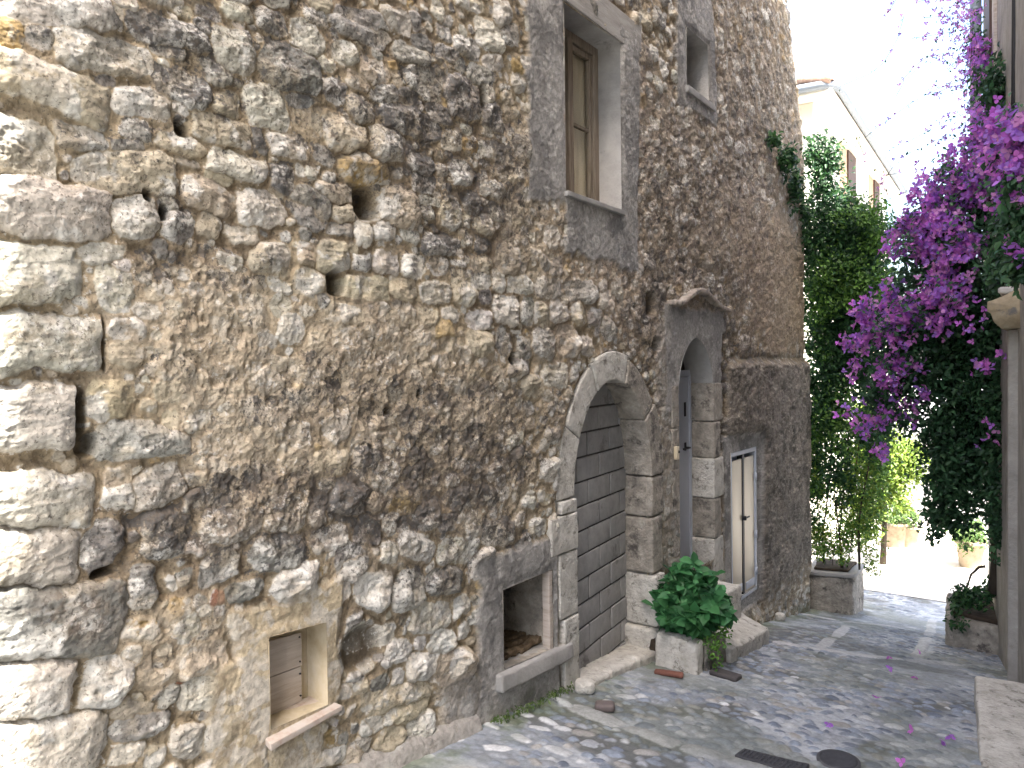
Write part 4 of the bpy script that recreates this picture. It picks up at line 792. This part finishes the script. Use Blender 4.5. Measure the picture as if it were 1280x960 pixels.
foliage(plant, 'foliage', np.array([t[0] for t in tips]), .095, (.25, -.25, 1.), [(.05, .17, .06), (.065, .21, .075), (.04, .13, .045), (.08, .24, .085)], 5, dirs=np.array([t[1] for t in tips]), wid=.75, fold=.18)
tr = cloud([(893, 815, 4.75, 9, 22, .05, 130), (905, 795, 4.85, 10, 10, .05, 60)], 8)
wd = empty('trailing_weed', tuple(tr.mean(0)-np.array((0, 0, .1))), 'small bright green weed trailing over the right side of the stone planter', 'weed')
foliage(wd, 'weed_leaves', tr, .028, (.3, -.4, .8), [(.10, .22, .03), (.07, .17, .03)], 9)
mk('weed_stem', *tube([(-1.99, 4.80, zp+.17), (-1.95, 4.78, zp+.10), (-1.94, 4.76, zp+.0)], .003, 5), M_STEM, wd)
tag(foliage(None, 'moss_tuft', np.array([(WX+.04+.05*r.rand(), y, float(G(y))+.01+.02*r.rand()) for y in r.uniform(2.9, 3.75, 260)]), .022, (.6, 0, .8), [(.07, .12, .03), (.1, .15, .04)], 12), 'thin moss and weeds along the foot of the wall below the niche', 'moss', kind='stuff')

# climber on the end of the old wall, with its planter
ivp = empty('corner_planter', (-2.15, 9.0, float(G(9))), 'square rendered masonry planter at the far corner of the old wall', 'planter')
p4 = [(-2.42, 8.86), (-1.97, 9.0), (-1.97, 9.52), (-2.5, 9.5)]; gz = [float(G(p[1])) for p in p4]
foot('planter_box', p4, [z-.1 for z in gz], -.80, M_ASHLARD, ivp, r=.03, amp=.02, seed=90, cell=.04)
foot('planter_rim', [(-2.44, 8.84), (-1.95, 8.98), (-1.95, 9.54), (-2.52, 9.52)], -.797, -.75, M_CEMENT, ivp, r=.012, amp=.004, seed=91)
foot('soil', [(-2.38, 8.93), (-2.03, 9.04), (-2.03, 9.46), (-2.44, 9.44)], -.748, -.72, M_SOIL, ivp, r=.01, amp=.006, seed=92)
cl = empty('climbing_vine', (-2.2, 9.15, -.72), 'tall dark green climber hanging over the far corner of the old wall', 'vine')
st = []
for i in range(9):
    b = Y(1020+i*7, 712, 9.15+.05*(i % 3)); pts = []
    for k in range(12):
        v = 712-k*42; pts.append(Y(1020+i*7+6*math.sin(k*1.1+i*2)+ (k*2.2 if i > 6 else 0), v, 9.15+.06*math.sin(k+i)))
    st.append(tube(pts, [.010*(1-.05*k)*(.5+.5*((i*7) % 3)/2) for k in range(12)], 5))
mk('vine_stems', *join(st), M_STEM, cl)
P1 = cloud([(1030, 215, 9.0, 18, 45, .25, 1500), (1045, 290, 9.1, 38, 55, .3, 5000), (1060, 350, 9.15, 45, 55, .3, 5000), (1080, 300, 9.3, 30, 40, .25, 2200), (1035, 400, 9.1, 28, 90, .25, 4200), (1035, 500, 9.1, 24, 80, .2, 2600), (1070, 450, 9.3, 36, 70, .25, 3200), (1085, 380, 9.4, 34, 60, .25, 2400), (1018, 560, 9.1, 8, 110, .1, 700),
            (1085, 430, 9.2, 26, 60, .25, 1300), (1090, 520, 9.2, 22, 55, .25, 1200), (980, 200, 7.85, 12, 24, .10, 420), (966, 180, 7.45, 7, 9, .06, 120), (992, 235, 8.2, 9, 30, .12, 500), (1000, 275, 8.55, 9, 40, .12, 600), (1008, 340, 8.8, 7, 80, .10, 600), (1012, 470, 8.9, 6, 90, .08, 400), (1045, 590, 9.1, 34, 40, .2, 700), (1012, 190, 8.9, 10, 22, .15, 200)], 21, .8)
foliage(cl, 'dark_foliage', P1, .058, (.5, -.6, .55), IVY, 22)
P2 = cloud([(1072, 270, 8.9, 36, 26, .2, 550), (1050, 350, 8.85, 40, 40, .15, 1100), (1085, 350, 8.95, 30, 45, .2, 900), (1095, 290, 9.0, 22, 26, .2, 500), (1025, 410, 8.85, 14, 60, .1, 350), (1020, 560, 9.0, 10, 60, .1, 400), (1050, 520, 9.0, 36, 50, .2, 900), (1095, 560, 9.3, 18, 50, .2, 700)], 23, .8)
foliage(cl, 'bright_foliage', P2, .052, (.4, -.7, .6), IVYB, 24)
P3 = cloud([(1072, 660, 9.25, 30, 34, .2, 1300), (1090, 640, 9.3, 20, 30, .2, 500), (1025, 680, 9.1, 16, 30, .15, 700), (1022, 610, 9.1, 10, 60, .15, 800), (1075, 600, 9.2, 26, 50, .2, 1200), (1045, 640, 9.2, 30, 60, .2, 700), (1095, 610, 9.3, 16, 50, .2, 600), (1050, 690, 9.1, 26, 14, .15, 260), (1065, 610, 9.3, 30, 22, .2, 220), (1085, 710, 9.1, 12, 20, .1, 120), (1040, 600, 9.2, 22, 70, .2, 260)], 25, .7)
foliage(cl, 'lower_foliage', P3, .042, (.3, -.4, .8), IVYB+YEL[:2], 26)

# ------------------------------------------------------------------ right hand building
RB = empty('rendered_building', (.3, 3, 0), 'narrow sliver of a grey roughcast house along the right edge of the street', 'building')
fp = [(.62, -1.65), (6.5, -1.65), (6.5, 6.45), (-.325, 6.45)]
foot('wall', fp, -1.2, 10.6, M_ROUGH, RB, r=.02, amp=.006, cell=.25, seed=95)
# lower wing, bending left with the street
foot('wing_wall', [(-.33, 6.47), (6.4, 6.47), (6.4, 9.3), (-.70, 9.3)], -1.5, 2.45, M_ROUGH, RB, r=.02, amp=.006, cell=.2, seed=96)
foot('upper_wing_wall', [(-.30, 6.47), (6.4, 6.47), (6.4, 9.3), (-.74, 9.3)], 2.453, 7.2, M_ROUGH, RB, r=.02, amp=.006, cell=.2, seed=97)
sh = empty('window', (0, 0, 0), '', '') if False else None
def wall_pt(y, off=0.): t = (y-6.47)/(9.3-6.47); return -.30-.44*t-off
ws = foot('window_shutter', [(wall_pt(8.05, .05), 8.05), (wall_pt(8.05, .0), 8.055), (wall_pt(8.5, 0), 8.5), (wall_pt(8.5, .05), 8.5)], 3.9, 5.6, M_BROWNWOOD, RB, r=.004, amp=.001)
foot('shutter_frame', [(wall_pt(7.9, .03), 7.9), (wall_pt(7.9, .0), 7.905), (wall_pt(8.04, 0), 8.04), (wall_pt(8.04, .03), 8.04)], 3.86, 5.64, M_PALEWOOD, RB, r=.004, amp=.001)
mk('black_cable_pipe', *tube([(-.318, 6.38, 9), (-.318, 6.38, 4.5), (-.322, 6.38, 3.9), (-.330, 6.38, 2.6)], .018, 8), M_BLACK, RB)
mk('drainpipe', *tube([(-.80, 9.2, 7.3), (-.80, 9.2, 5.2), (-.80, 9.2, 2.9)], .055, 14), M_PIPE, RB)
for z in (5.3, 3.9): mk('drainpipe_bracket', *tube([(-.80, 9.2, z), (-.80, 9.2, z+.04)], .066, 14), M_PIPE, RB)
# moulded stone cornice over the doorway
def cornice(name, x0, x1, y0, y1, z0, z1, parent, mat):
    prof = [(0, 0), (.02, .06), (.08, .10), (.12, .16), (.12, .25), (.14, .26), (.16, .33)]     # projecting with height
    V = []; n = len(prof)
    def ring(x, ext):
        return [(x, y0-ext*p[0], z0+(z1-z0)*p[1]/.33) for p in prof]+[(x, y1, z1), (x, y1, z0)]
    A = ring(x0, 1); B = ring(x1, 1); V = A+B; m = len(A); f = [[i, (i+1) % m, m+(i+1) % m, m+i] for i in range(m)]
    f += [[0, m-1, m-2, 1]]+[[i, i+1, m-2, m-2] for i in range(1, n)]; f = [q if len(set(q)) == 4 else q for q in f]
    return V, f
def prof_block(name, prof, y0, y1, mat, parent, seed=0, amp=.004):
    """extrude an (x,z) outline along y"""
    pr = np.array(dens(prof+[prof[0]], 5))[:-1]; m = len(pr); ys = np.linspace(y0, y1, 14); V = np.array([(x, y, z) for y in ys for x, z in pr])
    f = [[j*m+i, j*m+(i+1) % m, (j+1)*m+(i+1) % m, (j+1)*m+i] for j in range(len(ys)-1) for i in range(m)]
    c0 = pr.mean(0); V = np.concatenate([V, [(c0[0], y0, c0[1]), (c0[0], y1, c0[1])]]); a = len(V)-2; tri = []
    for i in range(0, m, 2): f.append([a, (i+2) % m, (i+1) % m, i]); f.append([a+1, (len(ys)-1)*m+i, (len(ys)-1)*m+(i+1) % m, (len(ys)-1)*m+(i+2) % m])
    V[:, 0] += (fbm3(V, 12, 3, seed)-.5)*amp*2; V[:, 2] += (fbm3(V, 12, 3, seed+3)-.5)*amp*2
    return mk(name, V, f, mat, parent)
ca = Y(1238, 381, 6.2); cb = Y(1262, 412, 6.2); ct_ = Y(1262, 366, 6.2)
xo = ca.x; zt, zb_ = ct_.z, cb.z
prof_block('door_cornice', [(xo, zt-.07), (xo, zt-.135), (xo+.02, zt-.15), (xo+.035, zt-.21), (xo+.08, zt-.255), (.2, zt-.255), (.2, zt-.0), (xo+.16, zt), (xo+.10, zt-.035), (xo+.05, zt-.055)], 5.95, 6.60, mat_noise('ochre_stone', [(.24, .19, .12), (.34, .28, .19), (.42, .37, .28)], 9, .9, .5, stain=((.16, .15, .14), 8, .56)), RB, 5)
foot('door_jamb', [(-.345, 6.1), (-.1, 6.1), (-.1, 6.44), (-.36, 6.44)], -.9, zb_-.003, M_ROUGH, RB, r=.015, amp=.003, seed=99)
foot('drip_slab', [(xo+.06, 5.97), (.2, 5.97), (.2, 6.58), (xo+.06, 6.58)], zt-.02, zt+.025, mat_noise('white_stone', [(.4, .38, .35), (.55, .53, .5)], 8, .9, .3), RB, r=.015, amp=.008, seed=98)
db = foot('doorstep', [(-.27, 3.5), (.2, 3.5), (.2, 5.55), (-.485, 5.5)], -1.0, -.345, M_ASHLAR, None, r=.02, amp=.006, seed=101); tag(db, 'long pale stone doorstep slab at the lower right edge of the street', 'step')
# ------------------------------------------------------------------ bougainvillea over the street
rp4 = [(-.93, 7.95), (-.42, 7.85), (-.50, 8.75), (-1.02, 8.8)]; gz = [float(G(p[1])) for p in rp4]
rp = empty('stone_planter', (-.7, 8.3, float(G(8.3))), 'rough masonry planter on the right holding the bougainvillea trunk', 'planter')
foot('planter_box', rp4, [z-.1 for z in gz], -.74, M_ASHLARD, rp, r=.04, amp=.02, seed=110, cell=.04)
foot('soil', [(-.88, 8.0), (-.47, 7.92), (-.55, 8.7), (-.96, 8.74)], -.737, -.70, M_SOIL, rp, r=.01, amp=.01, seed=111)
bv = empty('bougainvillea', (-.62, 8.3, -.70), 'large bougainvillea with magenta flowers hanging over the street from the right', 'bougainvillea')
tk = []
for i in range(6):
    pts = [Y(1243+3*i+3*math.sin(i*2+k*.9), 742-k*38, 8.1+.05*i+.03*math.sin(k)) for k in range(11)]; tk.append(tube(pts, [.055*(1-.05*k)*(1 if i in (0, 2, 4) else .6) for k in range(11)], 7, jit=.1))
mk('trunk', *join(tk), M_STEM, bv)
BV = [(1215, 380, 7.9, 45, 80, .4, 2600), (1200, 470, 8.0, 50, 70, .35, 2600), (1195, 560, 8.0, 42, 60, .3, 2000), (1180, 620, 7.9, 28, 45, .2, 800), (1170, 655, 7.8, 14, 25, .12, 160), (1170, 330, 7.9, 50, 60, .35, 1900), (1140, 430, 7.8, 50, 60, .3, 2000), (1120, 500, 7.8, 36, 45, .25, 900),
      (1235, 250, 7.8, 45, 70, .35, 2000), (1255, 330, 7.4, 28, 60, .25, 1100), (1250, 480, 7.7, 24, 110, .25, 1400), (1245, 620, 8.0, 16, 80, .2, 700), (1180, 270, 7.9, 40, 45, .3, 1000), (1228, 100, 8.4, 12, 70, .2, 600), (1258, 75, 7.6, 8, 26, .1, 120), (1205, 640, 7.9, 24, 40, .15, 380), (1170, 400, 8.4, 70, 120, .3, 3000), (1215, 500, 8.4, 40, 140, .3, 2600), (1280, 270, 4.95, 14, 80, .12, 900), (1270, 260, 6.2, 24, 90, .12, 1500), (1262, 330, 6.5, 20, 50, .15, 700), (1245, 110, 7.3, 12, 34, .15, 350), (1250, 600, 7.6, 12, 110, .15, 900), (1195, 540, 8.3, 44, 90, .25, 2400)]
foliage(bv, 'foliage', cloud(BV, 31, .8), .062, (-.4, -.7, .5), [(.03, .08, .035), (.045, .12, .05), (.022, .06, .028), (.07, .15, .065)], 32)
MAG = [(.58, .17, .64), (.66, .21, .64), (.50, .20, .70), (.72, .34, .66), (.44, .22, .68)]
FL = [(1250, 150, 7.5, 36, 34, .2, 420), (1235, 200, 7.5, 50, 45, .2, 520), (1195, 235, 7.6, 42, 40, .2, 430), (1160, 270, 7.6, 38, 32, .2, 330), (1135, 300, 7.6, 30, 32, .2, 300), (1175, 330, 7.5, 34, 40, .2, 300), (1205, 300, 7.4, 40, 40, .2, 280), (1130, 385, 7.5, 40, 40, .2, 330), (1100, 400, 7.6, 32, 30, .2, 260), (1085, 420, 7.6, 22, 34, .15, 200), (1110, 450, 7.6, 45, 36, .2, 230), (1170, 390, 7.4, 36, 40, .15, 200),
      (1190, 370, 7.3, 22, 25, .1, 100), (1255, 250, 7.2, 26, 50, .15, 140), (1090, 500, 7.7, 32, 45, .15, 90), (1125, 505, 7.7, 25, 25, .15, 60), (1085, 535, 7.7, 14, 16, .1, 50), (1100, 560, 7.7, 14, 14, .1, 30), (1152, 475, 7.6, 30, 30, .15, 50), (1229, 460, 7.0, 8, 8, .05, 22), (1250, 443, 7.0, 5, 5, .05, 5), (1213, 400, 7.2, 20, 25, .1, 22), (1240, 540, 7.2, 14, 30, .1, 10), (1262, 340, 7.0, 14, 30, .1, 20), (1220, 68, 8.0, 20, 20, .15, 90), (1236, 85, 8.0, 16, 18, .1, 70)]
FL = [(a, b, c_, d, e_, f_, int(n*(1.05 if b < 300 else .8))) for a, b, c_, d, e_, f_, n in FL]+[(1278, 175, 4.9, 16, 42, .2, 240), (1281, 240, 4.9, 10, 40, .15, 110), (1279, 320, 4.9, 5, 40, .1, 30), (1268, 175, 6.15, 26, 40, .15, 260), (1272, 230, 6.1, 20, 30, .12, 120), (1255, 200, 6.6, 26, 40, .2, 160), (1276, 290, 6.1, 12, 30, .1, 25)]
FP = cloud(FL, 41, .75)
foliage(bv, 'front_foliage', cloud([(a, b, c_-.06, d, e_, f_, int(n*.5)) for a, b, c_, d, e_, f_, n in FL], 44, .9), .045, (-.4, -.7, .5), [(.05, .13, .06), (.08, .18, .08), (.035, .09, .045)], 45)
V, f, c = bracts(FP, .040, MAG, 42); o = mk('blossom', V, f, M_BRACT, bv, c, smooth=False); o['kind'] = 'stuff'
# thin sprays against the sky
SP = [[(1050, 108), (1088, 92), (1105, 78), (1122, 48), (1130, 20)], [(1070, 182), (1095, 160), (1112, 148), (1140, 128), (1170, 112), (1215, 95)], [(1112, 188), (1145, 172), (1170, 158), (1205, 140), (1222, 125)], [(1130, 98), (1142, 84), (1158, 72), (1182, 66), (1215, 50)], [(1140, 48), (1165, 44), (1190, 40), (1220, 22)],
      [(1108, 18), (1116, 6), (1125, -8)], [(1148, 2), (1172, -4), (1200, -12)], [(1156, 22), (1186, 20), (1205, 26), (1225, 10)], [(1120, 120), (1130, 103), (1145, 88)], [(1118, 200), (1140, 190), (1160, 178), (1196, 168), (1220, 150)], [(1165, 118), (1190, 108), (1210, 112), (1225, 90)], [(1178, 72), (1192, 84), (1200, 70), (1215, 78)], [(1176, 8), (1190, 28), (1205, 44), (1212, 62), (1206, 90)], [(1190, -8), (1206, 10), (1216, 34), (1214, 70), (1208, 110), (1210, 150)],
      [(1118, 206), (1100, 232), (1120, 244), (1150, 235)], [(1070, 170), (1085, 205), (1104, 220), (1130, 215)], [(1200, -5), (1215, 20), (1222, 60), (1218, 110), (1216, 160)]]
sp = []; bp_, lp_ = [], []; r = np.random.RandomState(6)
for i, L in enumerate(SP):
    L = dens([tuple(p) for p in L], 6); y = 8.0-.12*(i % 5); pts = [Y(u, v, y+.04*math.sin(k*.7+i)) for k, (u, v) in enumerate(L)]; sp.append(tube(pts, .0022, 4, cap=False))
    for k, p in enumerate(pts):
        w_ = L[k][0] > 1160
        for q in range(3 if w_ else 1):
            tgt = (bp_ if r.rand() < (.6 if i not in (1, 2, 9, 14, 15) else .35) else lp_)
            if r.rand() < (.95 if w_ else .6): tgt.append(np.array(p)+r.normal(0, .035 if w_ else .012, 3))
mk('hanging_sprays', *join(sp), M_STEM, bv)
V1 = bracts(np.array(bp_), .026, MAG[2:], 51); o = mk('spray_blossom', V1[0], V1[1], M_BRACT, bv, V1[2], smooth=False); o['kind'] = 'stuff'
foliage(bv, 'spray_leaves', np.array(lp_), .032, (-.4, -.7, .5), IVY, 52)
# low dark plant on the right planter
tag(foliage(None, 'dark_shrub', cloud([(1210, 745, 8.1, 20, 16, .2, 420), (1198, 775, 7.9, 8, 10, .1, 60), (1235, 735, 8.2, 16, 14, .15, 250), (1196, 762, 7.9, 8, 8, .1, 40)], 61), .05, (-.3, -.5, .7), IVY, 62), 'low dark leafy shrub spilling from the right hand planter', 'shrub')
for k, (z0, z1, z2, z3) in enumerate([((1232, 708), (1224, 709), (1214, 718), (1208, 735))]):
    tag(mk('bare_twig', *tube([Y(*q, 8.2) for q in (z0, z1, z2, z3)]+[Y(1207, 748, 8.2)], [.016, .013, .012, .011, .01], 7), M_STEM), 'bare curved brown twig arching out beside the right hand trunk', 'twig')
for k, (u, v, lb) in enumerate(((1111, 823, 'at the far stone band'), (1114, 838, 'below the far stone band'), (1144, 848, 'in the shaded middle of the street'), (1095, 876, 'in the middle of the cobbles'), (1036, 909, 'nearest the manhole cover on its left'), (1141, 917, 'right of the manhole cover'), (1189, 923, 'beside the pale doorstep slab'), (1181, 931, 'just in front of another petal by the doorstep slab'), (1127, 957, 'at the bottom edge of the picture'), (1151, 818, 'on the stone band on the right'))):
    x, y = Gp(u, v); V, f, c = bracts(np.array([(x, y, float(G(y))+.016)]), .034, MAG[:3], 70+k); o = mk('fallen_petal', V, f, M_BRACT, None, c, smooth=False); tag(o, 'fallen magenta flower petals '+lb, 'petal', 'fallen petals on the cobbles')

# ------------------------------------------------------------------ the plaza beyond
HB = Vector((-3.34, 14)); hd = Vector((-math.sin(rad(3.1)), math.cos(rad(3.1)))); hn = Vector((hd.y, -hd.x))
hs_ = empty('yellow_house', (-5, 17, -1.5), 'pale yellow house with tiled roof and rounded grey eaves beyond the plaza', 'house')
def hp3(s, off, z): q = HB+hd*s+hn*off; return (q.x, q.y, z)
gc_ = Y(1045, 108, 13.8); ZE = gc_.z
L = 9.5
foot('wall', [hp3(0, -7, 0)[:2], hp3(0, -.35, 0)[:2], hp3(L, -.35, 0)[:2], hp3(L, -7, 0)[:2]], -1.7, ZE-.12, M_HOUSE, hs_, r=.02, amp=.003, cell=.5)
foot('eaves_soffit', [hp3(-.38, -7, 0)[:2], hp3(-.38, .03, 0)[:2], hp3(L, .03, 0)[:2], hp3(L, -7, 0)[:2]], ZE-.118, ZE-.03, M_HOUSE, hs_, r=.03, amp=.002, cell=.5)
g = [hp3(-.45, -7, ZE), hp3(-.45, -.5, ZE), hp3(-.43, -.15, ZE), hp3(-.3, .05, ZE), hp3(0, .10, ZE), hp3(L, .10, ZE)]
mk('gutter', *tube(g, .075, 10), M_PIPE, hs_)
rt = []
for i in range(46):
    s_ = -.42+i*.215; a, b = hp3(s_, .02, ZE+.08), hp3(s_, -3.5, ZE+.75); rt.append(tube([a, b], .085, 8))
mk('roof_tiles', *join(rt), M_TERRA, hs_)
a = [hp3(-.42, .06, ZE+.06), hp3(-.42, -3.5, ZE+.65), hp3(-.42, -7, ZE+.06), hp3(L, .06, ZE+.06), hp3(L, -3.5, ZE+.65), hp3(L, -7, ZE+.06)]
mk('roof', np.array(a), np.array([[0, 3, 4, 1], [1, 4, 5, 2], [0, 1, 2, 2]])[:2], M_TERRA, hs_, smooth=False)
def on_house(u, v):                     # point of the facade seen at a photo pixel
    d = ray(u, v); n = Vector((hn.x, hn.y, 0)); P0 = Vector((*(HB-hn*.35), 0)); k = (P0-Vector((0, 0, CZ))).dot(n)/d.dot(n); p = Vector((0, 0, CZ))+d*k; return (Vector((p.x, p.y))-HB).dot(hd), p.z
for (u0, u1, v0, v1, u2) in ((1049, 1058, 176, 262, 1066), (1086, 1091, 210, 268, 1096)):
    s0, z1 = on_house(u0, v0); s1, z0 = on_house(u1, v1); s2, _ = on_house(u2, v0)
    wn = foot('window', [hp3(s0, -.36, 0)[:2], hp3(s0, -.335, 0)[:2], hp3(s1, -.335, 0)[:2], hp3(s1, -.36, 0)[:2]], z0, z1, mat_noise('pink_blind', [(.5, .3, .2), (.6, .38, .26)], 4, .9), hs_)
    foot('shutter', [hp3(s1, -.34, 0)[:2], hp3(s1, -.30, 0)[:2], hp3(s2, -.28, 0)[:2], hp3(s2, -.34, 0)[:2]], z0, z1, M_BROWNWOOD, hs_)
# wall closing the plaza, pots and shrubs
bw = tag(foot('garden_wall', [(-9, 16.4), (1.5, 16.4), (1.5, 16.7), (-9, 16.7)], -1.6, .35, mat_noise('bluish_render', [(.28, .28, .29), (.36, .36, .37)], 2, .9), None, r=.03, amp=.01, cell=.3), 'low bluish rendered wall closing the sunny plaza', 'wall')
M_POT = mat_noise('weathered_clay', [(.22, .17, .12), (.30, .24, .17), (.36, .30, .23)], 10, .9, .4)
def pot(u, v, y, rad_, h, label):
    b = Y(u, v, y); x, z = b.x, float(G(y)); e = empty('plant_pot', (x, y, z), label, 'pot', 'pots in the sunny plaza')
    mk('pot_body', *tube([(x, y, z), (x, y, z+.02), (x, y, z+h*.9), (x, y, z+h*.9+.002)], [rad_*.72, rad_*.75, rad_, rad_*1.08], 20, cap=True), M_POT, e)
    mk('pot_rim', *tube([(x, y, z+h*.88), (x, y, z+h)], rad_*1.1, 20), M_POT, e); return Vector((x, y, z+h))
q = pot(1118, 678, 14.0, .22, .42, 'left clay plant pot at the back of the plaza'); q2 = pot(1135, 677, 14.1, .18, .36, 'right clay plant pot at the back of the plaza'); q3 = pot(1213, 700, 13.2, .20, .40, 'large clay plant pot on the right of the plaza, half hidden by leaves')
SH = [(.10, .17, .05), (.07, .13, .04), (.14, .22, .06)]
for (nm, bl, sz, lb, cols) in (('potted_shrub', [(1122, 645, 14.0, 18, 16, .25, 700), (1138, 650, 14.1, 14, 14, .2, 400)], .06, 'green shrub growing in the two clay pots at the back', SH),
                              ('potted_shrub', [(1212, 668, 13.2, 20, 20, .3, 700), (1195, 670, 13.2, 12, 12, .2, 250)], .07, 'pale green shrub in the large pot on the right of the plaza', SH),
                              ('sunlit_tree', [(1105, 575, 12.6, 40, 40, .4, 3600), (1130, 580, 12.8, 26, 30, .3, 1600), (1110, 620, 12.6, 26, 24, .3, 900), (1085, 640, 12.3, 24, 36, .4, 1100), (1090, 520, 12.6, 40, 40, .4, 1500), (1060, 580, 12.6, 22, 30, .3, 500), (1150, 570, 12.8, 14, 20, .2, 200)], .07, 'yellow green tree with sunlit leaves at the edge of the plaza', YEL)):
    Pc = cloud(bl, 80+len(lb), .8); b = Pc.mean(0); zb = float(G(b[1])); e = empty(nm, (b[0], b[1], zb), lb, 'tree' if 'tree' in nm else 'shrub')
    foliage(e, 'crown', Pc, sz, (.3, -.4, .8), cols, 83)
    mk('trunk', *tube([(b[0], b[1], zb+(.3 if 'pot' in nm else 0)), (b[0]+.03, b[1], (zb+b[2])/2), (b[0], b[1], b[2])], [.05, .035, .015], 7), M_STEM, e)
